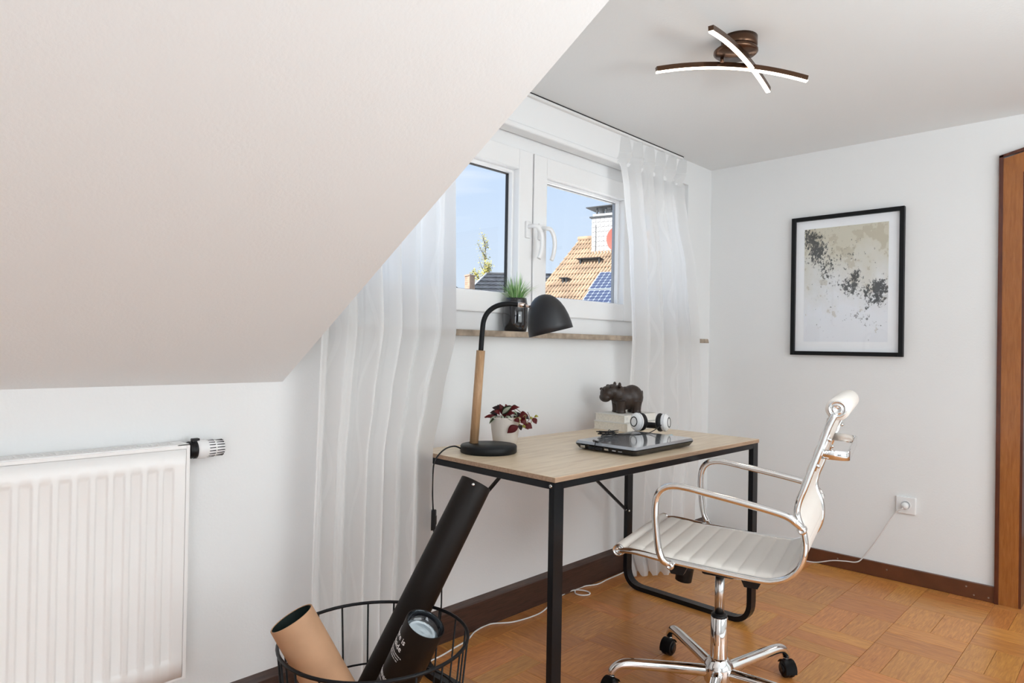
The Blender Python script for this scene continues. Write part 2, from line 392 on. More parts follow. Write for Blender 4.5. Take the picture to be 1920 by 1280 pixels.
# skirting
bm = B(); pr = [(1.925, 0), (1.925, .106), (1.928, .112), (1.940, .131), (1.940, 0)]
A = [bm.verts.new((XL, y, z)) for y, z in pr]; C_ = [bm.verts.new((XE, y, z)) for y, z in pr]; bm.faces.new(A); bm.faces.new(C_)
for i in range(5): j = (i + 1) % 5; bm.faces.new((A[i], A[j], C_[j], C_[i]))
struct('baseboard_window', bm, 'walnut_board')
bm = B(); rbox(bm, 3.696, XE + .002, .521, 1.925, 0, .073, .003); bs = struct('baseboard_right', bm, 'skirting_brown')
for y, z in [(1.19, .048), (.96, .046), (.63, .05), (.60, .018), (.545, .02)]:
    bm = B(); cyl(bm, (3.6965, y, z), (3.694, y, z), .004, .003, 10); obj('screw_head', bm, 'screw', bs)

mat('bounce_grey', (.80, .80, .79), .95, bump=(300, .3))
bm = B(); rbox(bm, -1.15, 3.3, -2.45, -.45, .0005, .012, .003); obj('bounce_sheet', bm, 'bounce_grey', org=(1, -1.4, 0), label='added pale grey bounce sheet on the parquet behind the viewpoint', cat='bounce_sheet')  # unseen, added to bounce neutral light into the room

# ------------------------------------------------------------------ door frame in the right wall
dr = root('door_1', (XE, .45, 0), None, None, kind='structure')
def prism_x(bm, poly, x0, x1, mi=0):
    a = [bm.verts.new((x0, y, z)) for y, z in poly]; b = [bm.verts.new((x1, y, z)) for y, z in poly]
    bm.faces.new(a).material_index = mi; bm.faces.new(b).material_index = mi
    for i in range(len(poly)): j = (i + 1) % len(poly); f = bm.faces.new((a[i], a[j], b[j], b[i])); f.material_index = mi
bm = B(); prism_x(bm, [(.524, 0), (.524, 2.012), (.508, 2.016), (.508, 0)], XE - .022, XE + .01); obj('edge_moulding', bm, 'door_wood_dark', dr)
bm = B(); prism_x(bm, [(.508, 0), (.508, 1.990), (.437, 1.93), (.437, 0)], XE - .016, XE + .01); obj('casing', bm, 'door_wood', dr)
bm = B(); prism_x(bm, [(.508, 1.988), (.508, 2.000), (.36, 2.036), (DY0 - .05, 2.036), (DY0 - .05, 1.93), (.437, 1.93)], XE - .016, XE + .01); obj('head_casing', bm, 'door_wood', dr)
bm = B(); prism_x(bm, [(.524, 2.004), (.524, 2.014), (.36, 2.054), (DY0 - .07, 2.054), (DY0 - .07, 2.036), (.36, 2.036)], XE - .022, XE + .01); obj('head_moulding', bm, 'door_wood_dark', dr)
bm = B(); add_box(bm, XE - .012, XE + .15, .428, .437, 0, DZ); obj('jamb', bm, 'door_wood_dark', dr)
bm = B(); add_box(bm, XE - .016, XE + .01, DY0 - .07, DY0, 0, 1.93); obj('far_casing', bm, 'door_wood', dr)

# ------------------------------------------------------------------ window: frame, three casements, panes
win = root('window_1', (2.27, 1.99, 1.18), None, None, kind='structure')
def ring(bm, x0, x1, z0, z1, w, y0, y1, bev=.004, mi=0):
    rbox(bm, x0, x0 + w, y0, y1, z0, z1, bev, 2, mi=mi); rbox(bm, x1 - w, x1, y0, y1, z0, z1, bev, 2, mi=mi)
    rbox(bm, x0 + w - .001, x1 - w + .001, y0, y1, z1 - w, z1, bev, 2, mi=mi); rbox(bm, x0 + w - .001, x1 - w + .001, y0, y1, z0, z0 + w, bev, 2, mi=mi)
bm = B(); ring(bm, WX0, WX1, 1.181, 2.055, .098, 2.000, 2.075); rbox(bm, 2.145, 2.215, 2.002, 2.075, 1.25, 1.98, .003); rbox(bm, 2.955, 3.02, 2.002, 2.075, 1.25, 1.98, .003)
obj('outer_frame', bm, 'white_upvc', win)
SZ0, SZ1 = 1.257, 1.970
for k, (a, b) in enumerate([(1.155, 2.178), (2.186, 2.972), (2.978, 3.395)]):
    bm = B(); st = .088
    ring(bm, a, b, SZ0, SZ1, st, 1.984, 2.052, .005)
    ox0, ox1, oz0, oz1 = a + st, b - st, SZ0 + st - .006, SZ1 - st - .002
    # sloped glazing bead
    for (p, q) in [((ox0, oz0), (ox1, oz0)), ((ox1, oz0), (ox1, oz1)), ((ox1, oz1), (ox0, oz1)), ((ox0, oz1), (ox0, oz0))]: pass
    sa = obj('casement', bm, 'white_upvc', win)
    bm = B(); ring(bm, ox0 - .004, ox1 + .004, oz0 - .004, oz1 + .004, .014, 2.018, 2.050, .003); obj('glazing_bead', bm, 'white_upvc', sa)
    bm = B(); ring(bm, ox0 + .008, ox1 - .008, oz0 + .008, oz1 - .008, .005, 2.040, 2.056, .0008); obj('gasket', bm, 'gasket' if k == 0 else 'spacer', sa)
    bm = B(); add_box(bm, ox0, ox1, 2.048, 2.052, oz0, oz1); obj('pane', bm, 'pane_glass', sa)
bm = B(); add_box(bm, 2.1775, 2.1865, 1.999, 2.004, SZ0, SZ1); obj('gap_seal', bm, 'dark_gap', win)
for hx, sgn in ((2.143, 1), (2.226, 1)):
    bm = B(); rbox(bm, hx - .015, hx + .015, 1.972, 1.986, 1.59, 1.665, .006, 3); hr = obj('handle_plate', bm, 'white_upvc', win)
    bm = B(); pts = spline([(hx, 1.978, 1.640), (hx, 1.945, 1.640), (hx + .012, 1.930, 1.634), (hx + .030, 1.926, 1.605), (hx + .036, 1.926, 1.565), (hx + .030, 1.928, 1.525), (hx + .022, 1.932, 1.500)], 6)
    n = len(pts); sweep(bm, pts, [.0115 - .002 * abs(i / n - .5) for i in range(n)], 12, sect=[(math.cos(t) * 1.0, math.sin(t) * .8) for t in [2 * math.pi * q / 12 for q in range(12)]]); obj('handle_lever', bm, 'white_upvc', hr)
# sill (stone board) and shutter box cover
bm = B(); rbox(bm, XC + .003, 3.60, 1.878, 2.002, 1.156, 1.180, .003)
for v in bm.verts:
    if v.co.x > 3.58: v.co.x -= (v.co.z - 1.156) * .5
obj('window_sill', bm, 'stone_sill', org=(2.3, 1.94, 1.16), kind='structure')
bm = B(); rbox(bm, XC + .01, 3.36, 1.931, 1.99, 2.050, 2.178, .004); rbox(bm, XC + .01, 3.36, 1.922, 1.992, 2.026, 2.052, .008, 4)
obj('trim_1', bm, 'white_upvc', org=(2.3, 1.95, 2.1), kind='structure')

# curtain rail
rl = root('curtain_rail', (2.2, 1.93, 2.18), 'white aluminium curtain track screwed to the ceiling above the window', 'curtain rail')
bm = B(); rbox(bm, XC + .02, 3.34, 1.915, 1.932, 2.1755, 2.1895, .001); rbox(bm, XC + .02, 3.34, 1.936, 1.972, 2.1755, 2.1895, .001); add_box(bm, XC + .02, 3.34, 1.93, 1.94, 2.184, 2.1895); obj('track', bm, 'white_lacquer', rl)
bm = B(); add_box(bm, XC + .02, 3.34, 1.9115, 1.915, 2.1865, 2.1898); add_box(bm, XC + .02, 3.34, 1.9325, 1.9355, 2.1800, 2.1838); obj('shadow_groove', bm, 'dark_gap', rl)
for x in (2.13, 2.68):
    bm = B(); cyl(bm, (x, 1.955, 2.1765), (x, 1.955, 2.1745), .003, .0025, 8); obj('screw', bm, 'screw', rl)

# ------------------------------------------------------------------ curtains
def lerp_tab(tab, z):
    tab = sorted(tab)
    if z <= tab[0][0]: return Vector(tab[0][1:])
    for a, b in zip(tab, tab[1:]):
        if z <= b[0]:
            t = (z - a[0]) / (b[0] - a[0]); t = t * t * (3 - 2 * t) * .5 + t * .5
            return Vector(a[1:]).lerp(Vector(b[1:]), t)
    return Vector(tab[-1][1:])
def curtain(name, left, right, folds, amp, zt, zb, label, seed, pleats=0, hemfn=None):
    r = random.Random(seed); nu, nv = 260, 90
    ph = [r.uniform(-.35, .35) for _ in range(folds + 2)]; am = [r.uniform(.6, 1.3) for _ in range(folds + 2)]
    bm = B(); uvl = bm.loops.layers.uv.new('UVMap'); rows = []
    for j in range(nv + 1):
        z = zt + (zb - zt) * (j / nv) ** 1.0; row = []
        A, Bv = lerp_tab(left, z), lerp_tab(right, z); d = (Bv - A); nrm = Vector((d.y, -d.x)); nrm.normalize()
        dt = d.length
        for i in range(nu + 1):
            u = i / nu
            uu = u * folds; k = int(min(uu, folds - 1e-6)); f = uu - k
            a = (am[k] * (1 - f) + am[k + 1] * f); p = (ph[k] * (1 - f) + ph[k + 1] * f)
            sway = .35 * math.sin(z * 2.3 + k * .9 + seed)
            wv = math.sin(2 * math.pi * (uu + p * .5) + sway) + .30 * math.sin(4 * math.pi * uu + 1.3 + z * .6) + .05 * math.sin(6.3 * uu * 2.3 + z * 2)
            g = amp * a * (1.0 if z < 1.9 else max(.55, 1 - (z - 1.9) * 1.6))
            off = g * wv
            if pleats and z > 2.02:   # pinch pleats: sharp folds of the heading tape
                tt = min(1, (z - 2.02) / .04); q = (u * pleats) % 1.0; tri = (q / .72) if q < .72 else (1 - q) / .28
                off = off * (1 - tt) + tt * (.066 * tri - .030) * (1 - .35 * max(0, (z - 2.10) / .07))
            P = A.lerp(Bv, u) + nrm * off
            zz = z
            if hemfn: zz = hemfn(u, z, wv)
            row.append(bm.verts.new((P.x, P.y, zz)))
        rows.append(row)
    W = 1.3
    for j in range(nv):
        for i in range(nu):
            f = bm.faces.new((rows[j][i], rows[j][i + 1], rows[j + 1][i + 1], rows[j + 1][i])); f.smooth = True
            z0 = zt + (zb - zt) * j / nv; z1 = zt + (zb - zt) * (j + 1) / nv
            for lp, (a, b) in zip(f.loops, ((i, z0), (i + 1, z0), (i + 1, z1), (i, z1))): lp[uvl].uv = (a / nu * W, b)
    c = (Vector(left[0][1:]) + Vector(right[0][1:])) / 2
    return obj(name, bm, 'sheer', org=(c.x, c.y, 0), label=label, cat='curtain', group=None)
curtain('curtain', [(0, 1.03, 1.78), (.4, 1.03, 1.82), (1.0, 1.045, 1.825), (1.2, 1.05, 1.828), (1.45, 1.05, 1.86), (2.17, 1.06, 1.925)],
        [(0, 1.36, 1.72), (.2, 1.39, 1.73), (.5, 1.412, 1.738), (.77, 1.424, 1.750), (.95, 1.48, 1.77), (1.17, 1.585, 1.828), (1.4, 1.60, 1.845), (1.7, 1.612, 1.86), (2.17, 1.63, 1.925)],
        6, .030, 2.172, .012, 'sheer white curtain left of the desk, half hidden behind the sloping ceiling', 2)
def hemR(u, z, wv):
    if z < .3: return max(.004, z + (.3 - z) / .3 * (.010 + .018 * abs(wv) * .6 - .02 * (1 - u)))
    return z
curtain('curtain', [(0, 2.80, 1.86), (.1, 2.78, 1.88), (.35, 2.76, 1.875), (.8, 2.735, 1.865), (1.17, 2.715, 1.836), (1.6, 2.71, 1.855), (1.9, 2.70, 1.88), (2.10, 2.722, 1.925), (2.17, 2.724, 1.93)],
        [(0, 3.00, 1.655), (.06, 3.05, 1.67), (.3, 3.22, 1.77), (.76, 3.40, 1.83), (1.17, 3.375, 1.836), (1.57, 3.345, 1.855), (1.80, 3.305, 1.885), (1.95, 3.30, 1.905), (2.07, 3.35, 1.92), (2.17, 3.40, 1.93)],
        5, .026, 2.170, .006, 'sheer white curtain with pinch pleats behind the right end of the desk', 5, pleats=6, hemfn=hemR)

# ------------------------------------------------------------------ radiator and valve
ra = root('radiator', (.2, 1.90, .22), 'white ribbed panel radiator under the sloping ceiling at left', 'radiator')
X0, X1, Z0, Z1 = -.55, .700, .222, .842
bm = B(); nx = 640; px0, px1, pz0, pz1 = X0 + .012, X1 - .011, Z0 + .008, Z1 - .010
def groove(x, z):
    p = .0385; q = ((px1 - .028 - x) / p); f = q - math.floor(q); k = 1.0 if q > 0 and x > px0 + .03 else 0
    a = max(0, min(1, (.5 - abs(f - .5)) / .10)); a = a if f < .62 else max(0, min(1, (.74 - f) / .12)); a = min(a, max(0, min(1, f / .12)))
    e = max(0, min(1, (z - (pz0 + .045)) / .012)) * max(0, min(1, ((pz1 - .045) - z) / .012))
    return .0048 * a * e * k
zr = [pz0, pz0 + .044, pz0 + .048, pz0 + .053, pz0 + .058, pz0 + .2, pz1 - .2, pz1 - .058, pz1 - .053, pz1 - .048, pz1 - .044, pz1]
rows = [[bm.verts.new((px0 + (px1 - px0) * i / nx, 1.857 + groove(px0 + (px1 - px0) * i / nx, z), z)) for i in range(nx + 1)] for z in zr]
for a, b in zip(rows, rows[1:]):
    for i in range(nx): f = bm.faces.new((a[i], a[i + 1], b[i + 1], b[i])); f.smooth = True
for rr_ in (rows[0], rows[-1]):
    ex = [bm.verts.new((v.co.x, 1.872, v.co.z)) for v in rr_]
    for i in range(nx): bm.faces.new((rr_[i], rr_[i + 1], ex[i + 1], ex[i]))
for idx in (0, nx):
    cs = [r[idx] for r in rows]; ex = [bm.verts.new((v.co.x, 1.872, v.co.z)) for v in cs]
    for i in range(len(cs) - 1): bm.faces.new((cs[i], cs[i + 1], ex[i + 1], ex[i]))
obj('front_panel', bm, 'radiator_white', ra)
bm = B(); ring(bm, X0, X1, Z0, Z1, .0098, 1.858, 1.876, .0015); add_box(bm, X0 + .02, X1 - .003, 1.872, 1.932, Z0 + .01, Z1 - .012); obj('casing', bm, 'radiator_white', ra)
bm = B(); rbox(bm, X1 - .002, X1 + .0, 1.862, 1.934, Z0 + .004, Z1 + .0, .0006); obj('side_cover', bm, 'radiator_white', ra)
bm = B(); add_box(bm, X0 + .02, X1 - .02, 1.884, 1.926, Z1 - .0115, Z1 - .009); obj('grille_shadow', bm, 'dark_gap', ra)
bm = B(); zt = Z1 + .002
for y0, y1 in ((1.862, 1.888), (1.8985, 1.9015), (1.909, 1.912), (1.922, 1.934)): add_box(bm, X0, X1, y0, y1, zt - .004, zt)
x = X0
while x < X1 - .025: add_box(bm, x, x + .0045, 1.886, 1.924, zt - .004, zt - .0002); add_box(bm, x + .0145, x + .0175, 1.886, 1.912, zt - .004, zt - .0002); x += .0265
add_box(bm, X1 - .03, X1, 1.862, 1.934, zt - .004, zt - .0001)
obj('top_grille', bm, 'radiator_white', ra)
vv = root('radiator_valve', (.73, 1.90, .822), 'white thermostatic valve head with black collar on radiator end', 'valve')
ax = Matrix.Translation((.700, 1.900, .822)) @ Matrix.Rotation(math.pi / 2, 4, 'Y')
bm = B(); lathe(bm, [(.010, 0), (.010, .008), (.023, .009), (.024, .012), (.020, .014), (.024, .017), (.020, .020), (.0245, .023), (.0245, .030), (.018, .033)], ax, 28); rbox(bm, .718, .738, 1.892, 1.908, .842, .853, .002); obj('collar', bm, 'black_plastic', vv)
bm = B(); lathe(bm, [(.015, .028), (.0255, .030), (.0265, .036), (.0265, .052), (.0245, .056), (.0235, .075), (.0215, .102), (.016, .106), (0, .107)], ax, 36); hd = obj('thermostat_head', bm, 'white_plastic', vv)
bm = B()
for k in range(18):
    a = 2 * math.pi * k / 18; m_ = ax @ Matrix.Rotation(a, 4, 'Z'); add_box(bm, .0222, .0243, -.0011, .0011, .058, .076, m_); add_box(bm, .0212, .0232, -.0011, .0011, .080, .101, m_)
obj('grip_slots', bm, 'dark_gap', hd)

# ------------------------------------------------------------------ picture
pc = root('framed_picture', (3.70, 1.17, 1.10), 'black framed abstract print with dark speckles on the right wall', 'picture')
py0, py1, pz0, pz1 = .900, 1.447, 1.099, 1.840
def ringYZ(bm, y0, y1, z0, z1, w, x0, x1, bev=.002):
    rbox(bm, x0, x1, y0, y0 + w, z0, z1, bev); rbox(bm, x0, x1, y1 - w, y1, z0, z1, bev); rbox(bm, x0, x1, y0 + w, y1 - w, z1 - w, z1, bev); rbox(bm, x0, x1, y0 + w, y1 - w, z0, z0 + w, bev)
bm = B(); ringYZ(bm, py0, py1, pz0, pz1, .021, 3.686, 3.711); obj('frame', bm, 'black_matte', pc)
bm = B(); add_box(bm, 3.7035, 3.708, py0 + .01, py1 - .01, pz0 + .01, pz1 - .01); obj('mount', bm, 'white_mat_board', pc)
bm = B(); uvl = bm.loops.layers.uv.new('UVMap')
q = [bm.verts.new((3.7030, y, z)) for y, z in ((1.382, 1.171), (.972, 1.171), (.972, 1.774), (1.382, 1.774))]
f = bm.faces.new(q)
for lp, c in zip(f.loops, ((0, 0), (1, 0), (1, 1), (0, 1))): lp[uvl].uv = c
e = bmesh.ops.extrude_face_region(bm, geom=[f]); [setattr(v.co, 'x', 3.7036) for v in e['geom'] if isinstance(v, bmesh.types.BMVert)]
obj('art_print', bm, 'artprint', pc)
bm = B(); add_box(bm, 3.6965, 3.6985, py0 + .015, py1 - .015, pz0 + .015, pz1 - .015); obj('glass', bm, 'frame_glass', pc)

# ------------------------------------------------------------------ socket and white cable
sk = root('wall_socket', (XE, .88, .375), 'white square wall socket above the right skirting board', 'socket')
bm = B(); rbox(bm, 3.699, XE + .001, .838, .925, .335, .418, .004, 3); obj('plate', bm, 'white_plastic', sk)
bm = B(); lathe(bm, [(.0, .004), (.0185, .0035), (.0205, .006), (.0225, .0065), (.0235, .0045), (.0235, .002)], axis_m((3.703, .882, .378), (-1, 0, 0)), 32); obj('insert', bm, 'white_plastic', sk)
bm = B(); lathe(bm, [(0, .0), (.0185, .0), (.0185, .0008), (0, .0008)], axis_m((3.6993, .882, .378), (-1, 0, 0)), 32); obj('recess', bm, 'grey_plastic', sk)
wc = root('extension_cable', (2.8, 1.88, 0), 'thin white cable running from the wall socket along the floor under the desk', 'cable')
bm = B(); lathe(bm, [(.0165, 0), (.0165, .012), (.012, .020), (.005, .024), (0, .024)], axis_m((3.698, .882, .378), (-1, .1, -.2)), 20); obj('plug', bm, 'white_plastic', wc)
zc = .0035
pts = [(3.678, .888, .366), (3.688, .93, .325), (3.690, 1.002, .19), (3.691, 1.062, .092), (3.690, 1.095, .054), (3.6905, 1.15, .045), (3.6905, 1.215, .033), (3.688, 1.295, .006), (3.672, 1.36, zc), (3.62, 1.50, zc), (3.52, 1.66, zc), (3.36, 1.78, zc), (3.1, 1.88, zc), (2.9, 1.912, zc), (2.762, 1.908, zc), (2.66, 1.905, zc), (2.582, 1.900, zc), (2.52, 1.924, zc), (2.45, 1.924, zc), (2.412, 1.895, zc), (2.418, 1.862, zc), (2.446, 1.846, zc), (2.470, 1.862, zc), (2.458, 1.895, zc + .004), (2.425, 1.925, zc + .003), (2.36, 1.927, zc), (2.28, 1.915, zc), (2.166, 1.868, zc), (2.084, 1.858, zc), (1.978, 1.876, zc), (1.90, 1.924, zc), (1.81, 1.915, zc), (1.736, 1.880, zc), (1.649, 1.862, zc), (1.588, 1.850, zc), (1.50, 1.842, zc), (1.40, 1.83, zc)]
bm = B(); sweep(bm, spline(pts, 6), .0030, 8); obj('cord', bm, 'cord_white', wc)

# ------------------------------------------------------------------ desk
dk = root('desk', (2.06, 1.52, 0), 'desk with light oak top and black steel loop legs under the window', 'desk')
ang = math.radians(-1.3); DM = Matrix.Translation((1.430, 1.202, 0)) @ Matrix.Rotation(ang, 4, 'Z')
DW, DD, DH = 1.256, .640, .757
def dbox(bm, *a, b=.0015): rbox(bm, *a, b, 1, mtx=DM)
bm = B(); rbox(bm, 0, DW, 0, DD, DH - .0145, DH, .0008, 1, mtx=DM)
for f in bm.faces:
    if abs(f.normal.z) < .5: f.material_index = 1
bm.normal_update()
for f in bm.faces: f.material_index = 0 if f.normal.z > .5 else 1
obj('tabletop', bm, ['desk_oak', 'desk_edge'], dk)
zt = DH - .0148
for nm, bx in (('front_rail', (.042, DW - .042, .004, .024, zt - .021, zt)), ('back_rail', (.042, DW - .042, DD - .026, DD - .006, zt - .021, zt))):
    bm = B(); dbox(bm, *bx); obj('rail', bm, 'black_satin', dk)
SEC = [(.5, .5), (-.5, .5), (-.5, -.5), (.5, -.5)]
for xx in (.002, DW - .042):
    bm = B(); pts = [(xx + .02, .014, zt), (xx + .02, .014, .010), (xx + .02, DD - .016, .010), (xx + .02, DD - .016, zt)]
    pp = [DM @ p for p in round_corners(pts, .085, 8)]
    sweep(bm, pp, 1, sect=[(.020, .010), (-.020, .010), (-.020, -.010), (.020, -.010)], up=DM.to_3x3() @ V(1, 0, 0), smooth=False); obj('loop_leg', bm, 'black_satin', dk)
    bm = B(); dbox(bm, xx, xx + .04, .0245, DD - .0265, zt - .021, zt); obj('side_rail', bm, 'black_satin', dk)
for sx_, lx in ((1, .040), (-1, DW - .040)):
    bm = B(); sweep(bm, [DM @ V(lx, DD - .016, .36), DM @ V(lx + sx_ * .49, DD - .016, zt - .021)], 1, sect=[(.004, .006), (-.004, .006), (-.004, -.006), (.004, -.006)], up=(0, 1, 0), smooth=False); obj('brace', bm, 'black_metal', dk)
for p, d in (((.001, .017, zt - .0115), (-1, 0, 0)), ((DW - .043, DD - .016, .36), (-1, 0, 0)), ((DW - .030, DD - .0265, .355), (0, -1, 0))):
    bm = B(); lathe(bm, [(.0055, 0), (.0055, .001), (.004, .0025), (.0015, .0028), (0, .0015)], DM @ axis_m(V(*p), d), 14); obj('bolt', bm, 'steel', dk)

# ------------------------------------------------------------------ desk lamp
lp_ = root('desk_lamp', (1.603, 1.646, DH), 'black desk lamp with wooden stem and dome shade', 'desk lamp')
bm = B(); lathe(bm, [(0, DH + .0005), (.094, DH + .0005), (.0965, DH + .003), (.0965, DH + .022), (.094, DH + .0255), (0, DH + .0255)], Matrix.Translation((1.603, 1.646, 0)), 64); obj('base', bm, 'black_matte', lp_)
bm = B(); cyl(bm, (1.590, 1.706, DH + .024), (1.603, 1.693, 1.103), .0152, .0152, 24); obj('wooden_stem', bm, 'lamp_wood', lp_)
bm = B(); pts = spline([(1.603, 1.693, 1.10), (1.606, 1.690, 1.171), (1.609, 1.687, 1.207), (1.619, 1.677, 1.236), (1.638, 1.657, 1.257), (1.664, 1.630, 1.266), (1.690, 1.603, 1.2645)], 8); sweep(bm, pts, .0088, 16); obj('gooseneck', bm, 'black_matte', lp_)
bm = B(); cyl(bm, (1.688, 1.605, 1.2647), (1.708, 1.584, 1.2615), .0085, .0085, 16); cyl(bm, (1.706, 1.586, 1.2620), (1.722, 1.569, 1.2565), .0045, .0045, 12); obj('hinge_joint', bm, 'nickel', lp_)
# shade: dome tilted to the left
e1 = V(.6935, -.7203, 0).normalized()
rim_c = V(1.772, 1.519, 1.170); tilt = math.radians(14.5)
axd = (V(0, 0, 1) * math.cos(tilt) - e1 * math.sin(tilt)).normalized()
prof = [(.0785, 0), (.0772, .022), (.0735, .048), (.0665, .074), (.056, .097), (.043, .115), (.028, .1275), (.013, .133), (0, .1345)]
inn = [(max(0, r - .002), z - .002 if r < .07 else z) for r, z in prof]
bm = B(); lathe(bm, prof + inn[::-1], axis_m(rim_c, axd), 56, cap=False); t = prof[0], inn[0]; lathe(bm, [prof[0], (.0768, -.0002), inn[0]], axis_m(rim_c, axd), 56, cap=False); bmesh.ops.remove_doubles(bm, verts=bm.verts[:], dist=.00005); sh = obj('shade', bm, 'shade_black', lp_)
bm = B(); pm = V(1.7215, 1.5695, 1.252); rbox(bm, -.007, .007, -.0015, .0015, -.013, .013, .001, 2, mtx=axis_m(pm, (0, 0, 1)) @ Matrix.Rotation(math.atan2(-.7203, .6935) + math.pi / 2, 4, 'Z')); obj('mounting_plate', bm, 'nickel', sh)
for dz in (-.008, .008):
    bm = B(); ico(bm, pm + V(-.002, .002, dz), .0022, 1); obj('rivet', bm, 'nickel', sh)
bm = B(); cyl(bm, rim_c + axd * .105, rim_c + axd * .06, .018, .018, 16); ico(bm, rim_c + axd * .045, .024, 2); obj('bulb', bm, 'white_plastic', sh)
bm = B(); sweep(bm, spline([(1.528, 1.700, DH + .012), (1.495, 1.698, DH + .024), (1.462, 1.702, DH + .020), (1.438, 1.710, DH + .002), (1.424, 1.716, .735), (1.4195, 1.718, .70), (1.420, 1.719, .63), (1.423, 1.718, .575)], 8), .0026, 8); sweep(bm, spline([(1.425, 1.717, .512), (1.429, 1.713, .49), (1.438, 1.705, .46), (1.447, 1.70, .40), (1.445, 1.70, .2), (1.44, 1.76, .03), (1.42, 1.80, .004)], 6), .0026, 8); obj('cord', bm, 'black_plastic', lp_)
bm = B(); mt = Matrix.Translation((1.424, 1.7175, .543)) @ Matrix.Rotation(.75, 4, 'Z'); rbox(bm, -.012, .012, -.009, .009, -.033, .033, .004, 3, mtx=mt); sw = obj('cord_switch', bm, 'black_plastic', lp_)
bm = B(); rbox(bm, -.006, .006, -.0115, -.008, -.014, .014, .0015, 2, mtx=mt); obj('rocker', bm, 'black_gloss', sw)

# ------------------------------------------------------------------ potted plant on the desk
pl = root('potted_plant', (1.765, 1.727, DH), 'cream pot with red and striped trailing leaves beside the lamp', 'plant')
pcx, pcy = 1.765, 1.727; Zp = DH
bm = B(); lathe(bm, [(0, Zp + .0005), (.040, Zp + .0005), (.043, Zp + .003), (.050, Zp + .05), (.0560, Zp + .100), (.0572, Zp + .104), (.0545, Zp + .104), (.050, Zp + .06), (.042, Zp + .01), (0, Zp + .01)], Matrix.Translation((pcx, pcy, 0)), 48); obj('pot', bm, 'pot_cream', pl)
bm = B(); lathe(bm, [(0, Zp + .094), (.054, Zp + .092), (.054, Zp + .085), (0, Zp + .085)], Matrix.Translation((pcx, pcy, 0)), 32); obj('soil', bm, 'soil', pl)
eR = V(.6935, -.7203, 0); eF = V(.7203, .6935, 0)
def LP(u, v, w=0): return V(pcx, pcy, Zp + .104) + eR * u + V(0, 0, 1) * v - eF * w    # right, up, towards the room
def leaf(base, tip, wd, m, bend=.006, nrm=None, stripe=None):
    base, tip = Vector(base), Vector(tip); d = tip - base; ln = d.length; d.normalize()
    nr = Vector(nrm) if nrm else (-eF * .8 + V(0, 0, .5)); s = d.cross(nr).normalized(); nr = s.cross(d).normalized()
    bm = B(); prof_ = [(0, .06), (.12, .45), (.28, .85), (.45, 1.), (.62, .88), (.78, .58), (.92, .22), (1, .02)]; rows = []
    for t, w_ in prof_:
        c = base + d * ln * t + nr * bend * math.sin(t * math.pi) ; row = []
        for k in (-1, -.5, 0, .5, 1): row.append(bm.verts.new(c + s * wd / 2 * w_ * k + nr * .0035 * abs(k) * w_))
        rows.append(row)
    for a, b in zip(rows, rows[1:]):
        for k in range(4):
            f = bm.faces.new((a[k], a[k + 1], b[k + 1], b[k])); f.smooth = True
            if stripe: f.material_index = 1 if k in (1, 2) and stripe == 1 else (1 if k in (0, 3) and stripe == 2 else 0)
    bmesh.ops.solidify(bm, geom=bm.faces[:], thickness=.0006)
    obj('leaf', bm, [m, 'leaf_stripe'] if stripe else m, pl)
LV = [((.0, .0, .01), (-.022, .047, .01), .020, 'leaf_red', 0), ((.01, .01, .015), (.0, .048, .02), .020, 'leaf_red', 0), ((.012, .025, .02), (.052, .038, .03), .014, 'leaf_red', 0),
      ((-.012, .012, .03), (.022, .040, .035), .022, 'leaf_green', 1), ((-.02, .012, .02), (-.058, .012, .0), .014, 'leaf_dark', 0), ((-.03, .0, .02), (-.078, -.002, .02), .012, 'leaf_red', 0),
      ((-.01, .02, .0), (-.050, .030, -.02), .016, 'leaf_dark', 0), ((-.02, .01, .02), (-.042, .022, .04), .016, 'leaf_red', 0), ((-.03, .005, .03), (-.058, -.024, .035), .012, 'leaf_green', 2),
      ((-.012, .008, .04), (-.004, -.014, .05), .012, 'leaf_green', 1), ((.004, .008, .04), (.024, -.010, .05), .013, 'leaf_green', 1), ((.02, .02, .03), (.044, .004, .03), .013, 'leaf_green', 2),
      ((.02, .03, .0), (.048, .034, .0), .014, 'leaf_green', 1), ((.0, .01, .03), (.036, .016, .045), .016, 'leaf_red', 0), ((-.03, .0, .0), (-.05, .008, -.03), .015, 'leaf_dark', 0),
      ((.0, .02, -.02), (.03, .03, -.04), .018, 'leaf_dark', 0), ((-.02, .02, -.02), (-.03, .04, -.03), .016, 'leaf_dark', 0), ((.03, .0, .02), (.062, .012, .03), .018, 'leaf_dark', 0),
      ((.05, .006, .045), (.082, .010, .05), .024, 'leaf_red', 0), ((.055, -.002, .05), (.075, -.022, .055), .018, 'leaf_red', 0), ((.06, .01, .04), (.086, -.004, .05), .017, 'leaf_dark', 0), ((.052, -.012, .05), (.030, -.006, .055), .015, 'leaf_red', 0),
      ((.048, -.028, .055), (.008, -.053, .06), .024, 'leaf_red', 0), ((.05, -.020, .05), (.058, -.044, .052), .012, 'leaf_dark', 0), ((.068, -.022, .05), (.098, -.036, .05), .020, 'leaf_red', 0), ((.066, -.02, .05), (.084, -.040, .055), .016, 'leaf_red', 0),
      ((.096, .002, .05), (.113, -.020, .05), .015, 'leaf_red', 0), ((.100, .002, .05), (.090, -.004, .05), .009, 'leaf_yellow', 0), ((.104, .004, .05), (.120, .006, .05), .008, 'leaf_yellow', 0), ((.060, -.030, .055), (.076, -.034, .06), .009, 'leaf_yellow', 0)]
for b, t, wd, m_, st in LV: leaf(LP(*b), LP(*t), wd * 1.3, m_, stripe=st)
